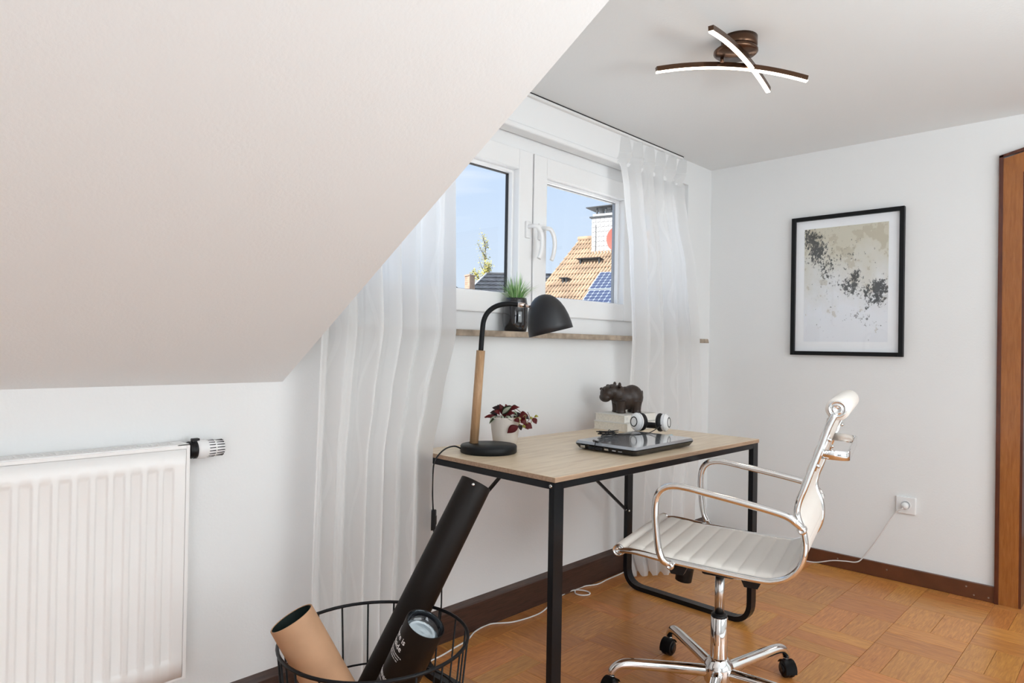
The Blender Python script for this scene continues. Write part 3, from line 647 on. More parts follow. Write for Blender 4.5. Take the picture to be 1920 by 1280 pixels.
for pts, mm in (([(-.0, -.01, 0), (.03, .03, .01), (.06, .016, .04), (.065, .0, .05)], 'stem_red'), ([(.02, -.01, .03), (.04, -.012, .055), (.06, -.016, .055), (.08, -.012, .05), (.088, .004, .05), (.080, .022, .04)], 'stem_red'), ([(.03, .0, .05), (.055, .002, .056), (.05, -.022, .056), (.07, -.024, .056), (.078, -.036, .056)], 'stem_green'), ([(.05, -.008, .056), (.072, .012, .056), (.074, -.012, .056), (.09, -.02, .05), (.098, .0, .05)], 'stem_green'),
                ([(-.02, 0, .01), (-.05, .0, .02), (-.075, -.004, .02)], 'stem_red'), ([(0, .0, 0), (.02, .03, 0), (.035, .022, 0), (.056, .004, .01)], 'stem_red')):
    bm = B(); sweep(bm, spline([LP(*p) for p in pts], 6), .0011, 6); obj('stem', bm, mm, pl)

# ------------------------------------------------------------------ laptop
lt = root('laptop', (2.09, 1.38, DH), 'closed glossy grey laptop lying flat on the desk', 'laptop')
q4 = [V(1.892, 1.247, 0), V(2.288, 1.247, 0), V(2.296, 1.514, 0), V(1.892, 1.504, 0)]
def slab(bm, qs, z0, z1, inset0, inset1, b=.004):
    c = sum(qs, V(0, 0, 0)) / 4
    def rr(z, ins):
        out = []
        for i, p in enumerate(qs):
            a = qs[i - 1]; n_ = qs[(i + 1) % 4]; p2 = p + (c - p).normalized() * ins * 1.3; u = (a - p).normalized(); v = (n_ - p).normalized(); r = .014
            for k in range(5): t = k / 4; out.append(((1 - t) ** 2 * (p2 + u * r) + 2 * t * (1 - t) * p2 + t * t * (p2 + v * r)) + V(0, 0, z))
        return [bm.verts.new(o) for o in out]
    a, b = rr(z0, inset0), rr(z1, inset1); bm.faces.new(a); bm.faces.new(b)
    for i in range(len(a)): j = (i + 1) % len(a); bm.faces.new((a[i], a[j], b[j], b[i]))
bm = B(); slab(bm, q4, DH + .004, DH + .020, .012, .0); obj('chassis', bm, 'laptop_black', lt)
bm = B(); slab(bm, q4, DH + .0205, DH + .0225, .002, .002); obj('hinge_gap', bm, 'dark_gap', lt)
bm = B(); slab(bm, q4, DH + .0225, DH + .0315, .0, .005); bmesh.ops.bevel(bm, geom=[e for e in bm.edges if all(v.co.z > DH + .03 for v in e.verts)], offset=.002, segments=2, affect='EDGES'); obj('lid', bm, 'laptop_lid', lt)
for x, y in ((1.93, 1.28), (2.25, 1.28), (2.25, 1.48), (1.93, 1.48)):
    bm = B(); cyl(bm, (x, y, DH + .0003), (x, y, DH + .006), .008); obj('rubber_foot', bm, 'black_plastic', lt)
for y0, y1, z0, z1, m_ in ((1.455, 1.475, .008, .017, 'steel'), (1.385, 1.44, .007, .016, 'dark_gap'), (1.355, 1.372, .010, .016, 'steel'), (1.325, 1.340, .011, .014, 'grey_plastic'), (1.300, 1.315, .011, .013, 'grey_plastic')):
    bm = B(); rbox(bm, 1.8905, 1.8945, y0, y1, DH + z0, DH + z1, .0008); obj('port', bm, m_, lt)
bm = B(); cyl(bm, (2.300, 1.40, DH + .022), (2.345, 1.375, DH + .022), .004, .004, 8); obj('usb_stick', bm, 'light_blue', org=(2.32, 1.39, DH + .02), label='pale blue stick poking out behind the right edge of the laptop', cat='stick')

# ------------------------------------------------------------------ books
def book(name, x0, x1, y0, y1, z0, z1, label, rot, txt=None):
    c = V((x0 + x1) / 2, (y0 + y1) / 2, 0); mt = Matrix.Translation(c) @ Matrix.Rotation(rot, 4, 'Z') @ Matrix.Translation(-c)
    rt = root(name, (c.x, c.y, z0), label, 'book', 'stacked books under the hippo')
    bm = B(); rbox(bm, x0 + .003, x1 - .003, y0 + .003, y1 - .003, z0 + .0022, z1 - .0022, .0005, 1, mtx=mt); obj('pages', bm, 'paper_page', rt)
    bm = B(); rbox(bm, x0, x1, y0, y1, z0, z0 + .0022, .0006, 1, mtx=mt); rbox(bm, x0, x1, y0, y1, z1 - .0022, z1, .0006, 1, mtx=mt); rbox(bm, x0, x1, y0, y0 + .0025, z0, z1, .0006, 1, mtx=mt); cv = obj('cover', bm, 'book_cover', rt)
    return rt, cv, mt
b1, cv1, m1 = book('book', 2.438, 2.712, 1.652, 1.832, DH + .0005, DH + .0345, 'pale cream book at the bottom of the stack under the hippo', .02)
b2, cv2, m2 = book('book', 2.452, 2.690, 1.668, 1.832, DH + .035, DH + .069, 'pale cream book on top of the stack, hippo standing on it', -.03)
def text_mesh(s, size, mtx, m, parent, name='lettering', depth=.0002, space=1.0):
    c = bpy.data.curves.new('t', 'FONT'); c.body = s; c.size = size; c.extrude = depth; c.space_character = space; c.resolution_u = 2
    t = bpy.data.objects.new('t', c); COL.objects.link(t); dg = bpy.context.evaluated_depsgraph_get(); dg.update(); me = bpy.data.meshes.new_from_object(t.evaluated_get(dg))
    bpy.data.objects.remove(t); bm = B(); bm.from_mesh(me); bpy.data.meshes.remove(me)
    for v in bm.verts: v.co = mtx(v.co) if callable(mtx) else mtx @ v.co
    return obj(name, bm, m, parent)
mt = m2 @ Matrix.Translation((2.462, 1.6678, DH + .051)) @ Matrix.Rotation(math.pi / 2, 4, 'X')
for k, (a, b, z) in enumerate(((.004, .016, .006), (.004, .014, .002), (.004, .012, -.002), (.042, .058, .010))):
    bm = B(); add_box(bm, a, b, z, z + .0012, 0, .0004, mt); obj('spine_print', bm, 'grey_plastic', cv2)

# ------------------------------------------------------------------ hippo figurine
hz = DH + .069; hc = V(2.558, 1.752, hz)
hf = V(-.62, .42, 0).normalized(); hs = V(-hf.y, hf.x, 0)      # faces image left
def HP(f, s, z): return hc + hf * f + hs * s + V(0, 0, z)
HR = Matrix((hf, hs, V(0, 0, 1))).transposed()
bm = B()
def blob(f, s, z, a, b, c, sub=3): ico(bm, HP(f, s, z), 1, sub, (a, b, c), HR)
blob(-.040, 0, .070, .052, .048, .057); blob(-.008, 0, .066, .052, .046, .053); blob(.028, 0, .082, .038, .040, .044)
blob(.054, 0, .096, .036, .037, .034); blob(.078, 0, .088, .033, .038, .034); blob(.088, 0, .070, .026, .036, .022)
for s in (-1, 1):
    for f, dz in ((-.052, 0), (.022, 0)):
        t = bmesh.new(); lathe(t, [(0, .001), (.020, .001), (.0225, .004), (.0200, .012), (.0215, .03), (.026, .055), (0, .06)], Matrix.Translation(HP(f, s * .026, 0)), 20); merge(bm, t)
    blob(.032, s * .031, .126, .007, .013, .014, 2); blob(.068, s * .022, .120, .010, .009, .008, 2); blob(.102, s * .015, .107, .008, .008, .007, 2)
blob(-.090, 0, .085, .004, .005, .018, 2)
ho = obj('hippo_figurine', bm, 'hippo_black', org=tuple(hc), label='dark brown carved hippo figurine standing on the stacked books', cat='figurine')
md = ho.modifiers.new('r', 'REMESH'); md.mode = 'VOXEL'; md.voxel_size = .0016; md.use_smooth_shade = True
ms = ho.modifiers.new('s', 'SMOOTH'); ms.factor = .5; ms.iterations = 5
def sub(name, bm, m, parent): return obj(name, bm, m, parent)
for s in (-1, 1):
    bm = B(); ico(bm, HP(.078, s * .0265, .114), .0034, 2); obj('eye', bm, 'black_gloss', ho)
bm = B(); sweep(bm, spline([HP(.084, -.0355, .070), HP(.100, -.0285, .072), HP(.1125, 0, .076), HP(.100, .0285, .072), HP(.084, .0355, .070)], 5), .0012, 6); obj('mouth_line', bm, 'black_plastic', ho)

# ------------------------------------------------------------------ headphones
hp = root('headphones', (2.34, 1.45, DH + .0315), 'white over-ear headphones with black cushions lying on the laptop', 'headphones')
lz = DH + .0315
cl, crr = V(2.296, 1.502, lz + .037), V(2.358, 1.422, lz + .037)
for c, out in ((cl, (-eR * .85 - eF * .5)), (crr, (eR * .85 - eF * .5))):
    out = (out + V(0, 0, .06)).normalized(); mt = axis_m(c, out)
    bm = B(); lathe(bm, [(0, -.006), (.030, -.006), (.0355, .0), (.036, .006), (.0335, .013), (.030, .0155), (.0265, .0195), (.0195, .022), (0, .022)], mt, 40); sh_ = obj('ear_cup', bm, 'white_plastic', hp)
    bm = B(); lathe(bm, [(.0165, .0218), (.0168, .0228), (.0205, .0228), (.0208, .0205), (.0165, .0205)], mt, 32, cap=False); obj('trim_ring', bm, 'black_plastic', sh_)
    bm = B(); lathe(bm, [(.0345, .0072), (.0365, .0078), (.0365, .0086), (.0345, .009)], mt, 36, cap=False); obj('seam_ring', bm, 'grey_plastic', sh_)
    bm = B(); lathe(bm, [(.0, -.010), (.018, -.010), (.020, -.022), (.028, -.025), (.0355, -.020), (.0370, -.013), (.034, -.005), (0, -.005)], mt, 40); obj('ear_cushion', bm, 'black_plastic', hp)
bm = B(); a, b = cl + eF * .01, crr + eF * .01; c = (a + b) / 2
pts = spline([a + V(0, 0, -.01), a + eF * .035 - eR * .004 + V(0, 0, -.022), c + eF * .085 - eR * .03 + V(0, 0, -.024), c + eF * .098 + V(0, 0, -.024), c + eF * .085 + eR * .03 + V(0, 0, -.024), b + eF * .035 + eR * .004 + V(0, 0, -.022), b + V(0, 0, -.01)], 8)
sweep(bm, pts, 1, sect=[(.012, .002), (-.012, .002), (-.012, -.002), (.012, -.002)], up=(0, 0, 1)); obj('headband', bm, 'black_plastic', hp)
zl = lz + .0022
bm = B(); pts = [crr + V(-.012, -.01, .002), V(2.29, 1.415, lz + .016), V(2.24, 1.425, zl), V(2.17, 1.45, zl), V(2.10, 1.485, zl), V(2.05, 1.500, zl), V(2.02, 1.47, zl), V(1.98, 1.44, zl), V(1.93, 1.42, zl), V(1.893, 1.41, zl), V(1.885, 1.408, lz - .012), V(1.886, 1.42, lz - .026)]
sweep(bm, spline(pts, 8), .0017, 6)
rg2 = random.Random(11); kp = []
for k in range(26):
    t = k / 25; kp.append(V(2.075 + .035 * math.sin(k * 1.9) + .02 * rg2.uniform(-1, 1), 1.492 + .022 * math.cos(k * 2.3) + .008 * rg2.uniform(-1, 1), zl + .003 + .007 * (1 + math.sin(k * 1.3))))
sweep(bm, spline(kp, 5), .0015, 6); obj('cable', bm, 'black_plastic', hp)
bm = B(); cyl(bm, (1.905, 1.428, zl + .002), (1.885, 1.395, zl + .002), .004, .003, 10); obj('jack_plug', bm, 'black_plastic', hp)

# ------------------------------------------------------------------ wire basket
bk = root('wire_basket', (.90, 1.285, 0), 'round black wire basket on the floor holding three poster tubes', 'basket')
bc = V(.90, 1.285, 0)
def circ(r, z, n=56): return [bc + V(r * math.cos(2 * math.pi * k / n), r * math.sin(2 * math.pi * k / n), z) for k in range(n)]
def rad(z): return .168 + (.2115 - .168) * z / .45
for z, rr_, nm in ((.45, .0042, 'rim'), (.30, .0025, 'hoop'), (.15, .0025, 'hoop'), (.006, .0042, 'base_ring')):
    bm = B(); sweep(bm, circ(rad(z), z), rr_, 8, closed=True); obj(nm, bm, 'black_metal', bk)
for k in range(20):
    a = 2 * math.pi * (k + .35) / 20; u = V(math.cos(a), math.sin(a), 0)
    bm = B(); sweep(bm, [bc + u * rad(.452) + V(0, 0, .452), bc + u * rad(.006) + V(0, 0, .006)], .0024, 6); obj('wire', bm, 'black_metal', bk)
bm = B()
for k in range(-3, 4):
    y = k * .042; x = math.sqrt(max(0, .166 ** 2 - y * y)); sweep(bm, [bc + V(-x, y, .006), bc + V(x, y, .006)], .002, 6)
obj('base_grid', bm, 'black_metal', bk)
# poster tubes
def tube(name, top, bot, r, th, mo, mi_, label, depth=None):
    top, bot = Vector(top), Vector(bot); d = (bot - top); L_ = d.length; mt = axis_m(top, d)
    rt = root(name, tuple(bot), label, 'tube', 'poster tubes in the basket')
    dp = depth or L_ - .01
    bm = B(); lathe(bm, [(r - th, dp), (r - th, .0006), (r - th * .5, 0), (r - .0002, .0006), (r, .002), (r, L_), (0, L_), ], mt, 48, cap=False)
    s = obj('shell', bm, mo, rt)
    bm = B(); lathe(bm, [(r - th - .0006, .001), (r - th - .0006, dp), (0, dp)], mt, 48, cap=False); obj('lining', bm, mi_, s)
    return rt, s, mt, L_
tube('poster_tube', (.724, 1.345, .525), (.925, 1.185, .065), .0485, .003, 'kraft', 'kraft_inner', 'brown kraft cardboard tube leaning left over the basket rim')
rt, s_, mt, L_ = tube('poster_tube', (1.257, 1.337, .7455), (.835, 1.405, .055), .0435, .0022, 'black_card', 'black_gloss', 'long black poster tube leaning up against the desk')
e = (Vector((mt.inverted() @ V(0, 0, 1.12)))); an = math.atan2(e.y, e.x) + .12
bm = B(); p = mt @ V(.0436 * math.cos(an), .0436 * math.sin(an), .012); nn = (mt.to_3x3() @ V(math.cos(an), math.sin(an), 0)); lathe(bm, [(.0042, 0), (.0042, .001), (.002, .0022), (0, .0022)], axis_m(p, nn), 14); obj('rivet', bm, 'steel', s_)
TT, TB_ = V(.951, 1.167, .502), V(.910, 1.310, .205)
rt, s_, mt, L_ = tube('poster_tube', TT, TB_, .0455, .0022, 'black_card', 'black_gloss', 'short black poster tube with white lettering in the basket front', depth=.028)
bm = B(); lathe(bm, [(.041, .0275), (.034, .026), (.033, .022), (.031, .021), (.029, .0235), (.024, .022), (.018, .024), (.010, .022), (.004, .0235), (0, .023)], mt, 40, cap=False); obj('steel_lid', bm, 'sleeve_lens', s_)
# lettering wrapped around the tube: local x -> circumference, local y -> along axis
e = mt.inverted() @ V(0, 0, 1.12); a0 = math.atan2(e.y, e.x)
def wrap(ang0, along, rot):
    def f(c):
        a = ang0 - c.x / .0457; rr_ = .0457 + c.z
        return mt @ V(rr_ * math.cos(a), rr_ * math.sin(a), along - c.y)
    return f
for s, sz, al, wid in (('There is', .0190, .046, .066), ('art inside', .0190, .066, .076), ('Thank you for choosing a print from us.', .0040, .078, .060), ('Handle it with care, unroll it slowly', .0040, .084, .058), ('and let it rest flat for a day.', .0040, .090, .046), ('DESENIO', .0125, .150, .054), ('posters and frames', .0040, .158, .036)):
    text_mesh(s, sz, wrap(a0 + .42 + wid / .0457, al, 0), 'print_white', s_)

# ------------------------------------------------------------------ plant on the sill
gp = root('grass_plant', (2.028, 1.935, 1.18), 'green grass plant in glossy black pot on the window sill', 'plant')
bm = B(); lathe(bm, [(0, 1.1805), (.043, 1.1805), (.047, 1.184), (.053, 1.215), (.054, 1.25), (.052, 1.285), (.0465, 1.312), (.0455, 1.320), (.0435, 1.320), (.043, 1.31), (0, 1.31)], Matrix.Translation((2.028, 1.935, 0)), 48); obj('pot', bm, 'black_gloss', gp)
rg = random.Random(4)
for nm, mm, cnt in (('grass_blades', 'grass', 130), ('grass_blades', 'grass_light', 90)):
    bm = B()
    for k in range(cnt):
        a = rg.uniform(0, 2 * math.pi); r0 = .03 * math.sqrt(rg.random()); sp = rg.uniform(.1, 1); H = rg.uniform(.065, .125) * (1.1 - .40 * sp)
        u = V(math.cos(a), math.sin(a), 0); base = V(2.028, 1.935, 1.308) + u * r0; out = sp * .092
        tip_y = (base + u * out).y
        if tip_y > 1.975: out *= max(.1, (1.975 - base.y) / max(1e-3, tip_y - base.y))
        s = V(-u.y, u.x, 0) * rg.uniform(.0016, .0026); rows = []
        for q in range(5):
            t = q / 4; c = base + u * out * t ** 1.5 + V(0, 0, H * (t - .25 * sp * t * t)); wq = (1 - t ** 2) + .03
            rows.append((bm.verts.new(c - s * wq), bm.verts.new(c + s * wq)))
        for (a1, b1_), (a2, b2_) in zip(rows, rows[1:]): bm.faces.new((a1, b1_, b2_, a2))
    o = obj(nm, bm, mm, gp); o['kind'] = 'stuff'

# ------------------------------------------------------------------ ceiling lamp
cl_ = root('ceiling_lamp', (2.17, 1.06, ZC), 'ceiling lamp of two crossed curved glowing bars on a bronze mount', 'ceiling lamp')
bm = B(); lathe(bm, [(0, ZC - .0005), (.060, ZC - .0005), (.060, ZC - .030), (.056, ZC - .036), (0, ZC - .036)], Matrix.Translation((2.185, 1.045, 0)), 40); obj('ceiling_canopy', bm, 'bronze', cl_)
bm = B(); lathe(bm, [(0, ZC - .036), (.066, ZC - .037), (.073, ZC - .043), (.0735, ZC - .050), (.066, ZC - .056), (0, ZC - .057)], Matrix.Translation((2.180, 1.055, 0)), 40); obj('mount_disc', bm, 'bronze', cl_)
def bar(p0, p1, zend, rise, zoff):
    p0, p1 = V(*p0, zend), V(*p1, zend); n = 28; up = V(0, 0, 1); P = [p0.lerp(p1, k / n) + up * rise * (1 - (2 * k / n - 1) ** 2) for k in range(n + 1)]
    side = (p1 - p0).cross(up).normalized()
    bm = B(); sweep(bm, P, 1, sect=[(.0085, .0085), (-.0085, .0085), (-.0085, -.0085), (.0085, -.0085)], up=side, smooth=False); br = obj('bar', bm, 'bronze', cl_)
    Q = [p - up * .0092 for p in P[:]]
    bm = B(); sweep(bm, Q, 1, sect=[(.0075, .0022), (-.0075, .0022), (-.0075, -.0022), (.0075, -.0022)], up=side, smooth=False)
    obj('led_strip', bm, 'led', br)
bar((1.879, .990), (2.466, 1.062), 2.098, .026, 0)
bar((2.012, 1.263), (2.432, .908), 2.088, .030, 0)
bm = B(); cyl(bm, (2.19, 1.03, ZC - .056), (2.19, 1.03, 2.128), .006); obj('hanger_pin', bm, 'bronze', cl_)
bm = B(); cyl(bm, (2.17, 1.10, ZC - .056), (2.17, 1.10, 2.118), .006); obj('hanger_pin', bm, 'bronze', cl_)
# round lamp behind the viewer, seen only as the warm oval in the picture glass
rr2 = root('round_ceiling_lamp', (1.7, -1.2, ZC), 'round warm ceiling lamp behind the viewpoint, mirrored in the picture glass', 'ceiling lamp')
bm = B(); lathe(bm, [(0, ZC - .0005), (.17, ZC - .0005), (.17, ZC - .05), (.165, ZC - .055)], Matrix.Translation((1.7, -1.2, 0)), 40, cap=False); obj('housing', bm, 'white_lacquer', rr2)
bm = B(); lathe(bm, [(.165, ZC - .052), (.15, ZC - .065), (0, ZC - .070)], Matrix.Translation((1.7, -1.2, 0)), 40, cap=False); obj('diffuser', bm, 'round_lamp', rr2)

# ------------------------------------------------------------------ office chair
ch = root('office_chair', (2.02, 1.005, 0), 'white leather office chair with chrome arms, frame and wheeled base', 'chair')
cc = V(2.02, 1.005, 0); ca = math.radians(14); cw = V(math.cos(ca), math.sin(ca), 0); cf = V(-math.sin(ca), math.cos(ca), 0)
co_ = cc + V(-.013, .014, 0)
def CP(u, s, z): return co_ + cw * u + cf * s + V(0, 0, z)
rail2 = [(.232, .499), (.196, .503), (.150, .5005), (.084, .494), (-.003, .490), (-.107, .485), (-.186, .484), (-.217, .489), (-.248, .503), (-.275, .531), (-.289, .565), (-.2925, .601), (-.287, .636), (-.276, .663), (-.271, .688), (-.276, .715), (-.289, .752), (-.302, .792), (-.317, .836), (-.331, .876), (-.345, .919), (-.360, .955)]
RP = spline([V(s, z, 0) for s, z in rail2], 5)          # 2D curve as (s, z)
ES = [(math.cos(t) * .0125, math.sin(t) * .0085) for t in [2 * math.pi * q / 14 for q in range(14)]]
for sg in (-1, 1):
    bm = B(); sweep(bm, [CP(sg * .232, p.x, p.y) for p in RP], 1, sect=ES, up=cw); obj('side_rail', bm, 'chrome', ch)
def tang(i): a, b = RP[max(0, i - 1)], RP[min(len(RP) - 1, i + 1)]; t = (b - a).normalized(); return t, V(t.y, -t.x, 0) * -1
def sling(i0, i1, name, per):
    # ribbed padded sling between the rails
    idx = list(range(i0, i1 + 1)); acc = [0]
    for a, b in zip(idx, idx[1:]): acc.append(acc[-1] + (RP[b] - RP[a]).length)
    n = int(acc[-1] / .003); bm = B(); rows = []; W = .222; nu = 14
    up_sign = None
    for k in range(n + 1):
        d = acc[-1] * k / n; j = 0
        while j < len(acc) - 2 and acc[j + 1] < d: j += 1
        t = (d - acc[j]) / max(1e-9, acc[j + 1] - acc[j]); p = RP[idx[j]].lerp(RP[idx[j + 1]], t)
        tg = (RP[min(len(RP) - 1, idx[j] + 2)] - RP[max(0, idx[j] - 1)]).normalized(); nr = V(tg.y, -tg.x, 0)     # (s,z) normal pointing to the sitter
        ph = (d / per) % 1.0; puff = .0065 * (math.sin(math.pi * ph) ** .45)
        row = []
        for side_ in (1, -1):
            for m in range(nu + 1):
                u = -W + 2 * W * m / nu; ed = min(1, (W - abs(u)) / .02); h_ = (.007 + puff * min(1, ed + .25)) if side_ > 0 else -.004
                h_ = h_ - (.0 if abs(u) < W - .001 else .004 * side_)
                sag = -.006 * (1 - (u / W) ** 2) * 0
                q = p + nr * (h_ + sag); uu = u if side_ > 0 else -u
                row.append(bm.verts.new(CP(uu, q.x, q.y)))
        rows.append(row)
    m = len(rows[0])
    for a, b in zip(rows, rows[1:]):
        for k in range(m): j = (k + 1) % m; f = bm.faces.new((a[k], a[j], b[j], b[k])); f.smooth = True
    bm.faces.new(rows[0]); bm.faces.new(rows[-1]); return obj(name, bm, 'leather', ch)
NR = len(RP)
ib = min(range(NR), key=lambda i: (RP[i] - V(-.2925, .601, 0)).length)
sling(3, ib, 'seat', .0465); sling(ib, NR - 4, 'backrest', .0465)
for (s, z, r, nm) in ((.236, .499, .0185, 'front_roll'), (-.366, .968, .030, 'head_roll')):
    bm = B(); mt = axis_m(CP(-.226, s, z), cw); Lr = .452
    lathe(bm, [(0, 0), (r * .85, 0), (r, .006), (r, Lr - .006), (r * .85, Lr), (0, Lr)], mt, 32); obj(nm, bm, 'leather', ch)
    for sg in (-1, 1):
        rr3 = .0165 if nm == 'front_roll' else .0205
        bm = B(); lathe(bm, [(0, .004), (rr3 * .35, .004), (rr3 * .38, .009), (rr3 * .62, .009), (rr3 * .66, .005), (rr3 * .82, .006), (rr3 * .95, .011), (rr3 * 1.08, .009), (rr3 * 1.1, 0), (0, 0)], axis_m(CP(sg * .226, s, z), cw * sg), 32); obj('end_cap', bm, 'chrome', ch)
arm2 = [(.068, .487), (.086, .501), (.100, .531), (.108, .587), (.112, .643), (.108, .682), (.093, .707), (.066, .7195), (.028, .721), (-.043, .711), (-.144, .696), (-.225, .682), (-.258, .672), (-.277, .657), (-.286, .642)]
for sg in (-1, 1):
    pp = spline([V(s, z, 0) for s, z in arm2], 6); n = len(pp); P = []
    for i, p in enumerate(pp):
        t = i / (n - 1); u = .262 - .018 * max(0, 1 - t * 14) - .016 * max(0, (t - .9) * 10); P.append(CP(sg * u, p.x, p.y))
    bm = B(); sweep(bm, P, .0105, 16); ar = obj('armrest', bm, 'chrome', ch)
    for (s, z) in ((.068, .486), (-.286, .642)):
        bm = B(); lathe(bm, [(.0115, -.018), (.0120, .006), (.008, .012), (.0055, .013), (.004, .009), (0, .009)], axis_m(CP(sg * .250, s, z), cw * sg), 18); obj('fixing_bolt', bm, 'chrome', ar)
# rear handle bar between the rails
bm = B(); P = round_corners([CP(-.218, -.318, .846), CP(-.205, -.392, .842), CP(.205, -.392, .842), CP(.218, -.318, .846)], .03, 6)
sweep(bm, P, 1, sect=[(.0125, .003), (-.0125, .003), (-.0125, -.003), (.0125, -.003)], up=(0, 0, 1)); bb_ = obj('back_bar', bm, 'chrome', ch)
for sg in (-1, 1):
    bm = B(); mt = Matrix((( *cw, 0), (*cf, 0), (0, 0, 1, 0), (0, 0, 0, 1))).transposed(); d = (RP[-8] - RP[-40]).normalized()
    sweep(bm, [CP(sg * .222, -.322 + .012, .80), CP(sg * .222, -.352 + .008, .90)], 1, sect=[(.004, .006), (-.004, .006), (-.004, -.006), (.004, -.006)], up=cw); obj('bar_bracket', bm, 'chrome', bb_)
    for zz in (.812, .885):
        bm = B(); ico(bm, CP(sg * .222, -.320 - (zz - .812) * .38, zz), .006, 2); obj('bracket_screw', bm, 'steel', bb_)
# under-seat spreaders and mechanism
CM = Matrix(((cw.x, cf.x, 0, cc.x), (cw.y, cf.y, 0, cc.y), (0, 0, 1, 0), (0, 0, 0, 1)))
for s in (.075, -.135):
    bm = B(); rbox(bm, -.205, .205, s - .022, s + .022, .462, .476, .003, 2, mtx=CM)
    for sg in (-1, 1):
        poly = [(s - .032, .482), (s + .032, .482), (s + .018, .452), (s - .018, .452)]; a = [bm.verts.new(CM @ V(sg * .20, y, z)) for y, z in poly]; b = [bm.verts.new(CM @ V(sg * .226, y, z)) for y, z in poly]
        bm.faces.new(a); bm.faces.new(b)
        for i in range(4): j = (i + 1) % 4; bm.faces.new((a[i], a[j], b[j], b[i]))
    obj('spreader', bm, 'black_plastic', ch)
bm = B(); rbox(bm, -.075, .075, -.15, .10, .440, .466, .006, 2, mtx=CM); rbox(bm, -.045, .045, -.055, .05, .405, .445, .01, 2, mtx=CM); obj('mechanism', bm, 'black_plastic', ch)
bm = B(); cyl(bm, CP(0, .085, .455), CP(0, .098, .365), .0285, .0265, 28); obj('tension_knob', bm, 'black_plastic', ch)
bm = B(); sweep(bm, spline([CP(.05, -.02, .447), CP(.15, -.03, .440), CP(.24, -.03, .432)], 4), .004, 8); obj('lift_lever', bm, 'black_plastic', ch)
bm = B(); cyl(bm, cc + V(0, 0, .26), cc + V(0, 0, .42), .0148, .0148, 28); obj('gas_rod', bm, 'steel', ch)
bm = B(); lathe(bm, [(.024, .110), (.0265, .122), (.0265, .266), (.0245, .269)], Matrix.Translation(cc), 36); cs = obj('gas_cylinder', bm, 'chrome', ch)
bm = B(); lathe(bm, [(.0250, .266), (.0250, .276), (.017, .279), (.0148, .279)], Matrix.Translation(cc), 32, cap=False); obj('collar_ring', bm, 'black_plastic', cs)
bm = B(); lathe(bm, [(0, .062), (.043, .062), (.046, .068), (.047, .108), (.043, .122), (.031, .136), (.028, .140), (0, .140)], Matrix.Translation(cc), 16); obj('hub', bm, 'chrome', ch)
for k in range(5):
    a = math.radians(57.3 + 72 * k); u = V(math.cos(a), math.sin(a), 0); RL = .335
    bm = B(); P = spline([cc + u * .030 + V(0, 0, .094), cc + u * .12 + V(0, 0, .098), cc + u * .21 + V(0, 0, .101), cc + u * (RL - .055) + V(0, 0, .102), cc + u * (RL - .022) + V(0, 0, .096), cc + u * (RL - .002) + V(0, 0, .080), cc + u * (RL + .004) + V(0, 0, .066)], 6)
    n = len(P); sweep(bm, P, [.0185 - .0055 * (i / n) ** 1.3 for i in range(n)], 18); obj('base_leg', bm, 'chrome', ch)
    sa_ = a + [2.2, .9, 1.5, 2.6, -2.0][k]; tr = V(math.cos(sa_), math.sin(sa_), 0); ax_ = V(-tr.y, tr.x, 0); p = cc + u * RL
    wcn = p + tr * .012 + V(0, 0, .0285)
    bm = B(); lathe(bm, [(0, -.019), (.022, -.019), (.0265, -.016), (.0278, -.010), (.0278, -.002), (.020, -.001), (.020, .001), (.0278, .002), (.0278, .010), (.0265, .016), (.022, .019), (0, .019)], axis_m(wcn, ax_), 28); cs = obj('caster', bm, 'black_plastic', ch)
    bm = B(); lathe(bm, [(0, .0185), (.010, .0185), (.018, .0205), (.019, .0215), (0, .0215)], axis_m(wcn, ax_), 24); lathe(bm, [(0, .0185), (.010, .0185), (.018, .0205), (.019, .0215), (0, .0215)], axis_m(wcn, -ax_), 24); obj('wheel_hub', bm, 'black_satin', cs)
    # hood over the wheels and stem
    bm = B(); HB = []
    for q in range(9):
        t = math.radians(-15 + 175 * q / 8); c = wcn + tr * math.cos(t) * .0315 * -1 * -1 + V(0, 0, math.sin(t) * .0315); HB.append((bm.verts.new(c - ax_ * .0195), bm.verts.new(c + ax_ * .0195)))
    for (a1, b1_), (a2, b2_) in zip(HB, HB[1:]): f = bm.faces.new((a1, b1_, b2_, a2)); f.smooth = True
    bmesh.ops.solidify(bm, geom=bm.faces[:], thickness=.002); obj('hood', bm, 'black_plastic', cs)
    bm = B(); cyl(bm, p + V(0, 0, .052), p + V(0, 0, .080), .0055, .0055, 12); cyl(bm, p + V(0, 0, .058), p + V(0, 0, .064), .009, .009, 14); obj('stem', bm, 'chrome', cs)

# ------------------------------------------------------------------ outside
mat('roof_tile', (.40, .285, .19), .85, var=(1.6, .32)); mat('rib_shade', (.06, .035, .025), .9); mat('slate_white', (.50, .50, .50), .6); mat('slate_shaded', (.30, .36, .42), .6); mat('slate_dark', (.05, .055, .065), .6, var=(3, .3))
mat('render_wall', (.75, .72, .66), .9); mat('brick', (.38, .27, .20), .9, var=(4, .2)); mat('dish_red', (.62, .16, .12), .5); mat('dark_metal', (.03, .035, .04), .5)
mat('solar_cell', (.045, .06, .12), .2, .1); mat('solar_line', (.30, .34, .40), .4); mat('pale_paving', (.58, .58, .57), .95, var=(.3, .12)); mat('twig', (.16, .12, .07), .9)
mat('tree_leaf', (.42, .38, .10), .7, var=(3, .4)); mat('mortar', (.45, .43, .4), .9); mat('lead', (.40, .42, .45), .5)
bm = B(); add_box(bm, -60, 120, 2.6, 140, -6.2, -6.0); struct('ground', bm, 'pale_paving')  # unseen ground, coloured as pale paving to bounce sunlight onto the ceiling
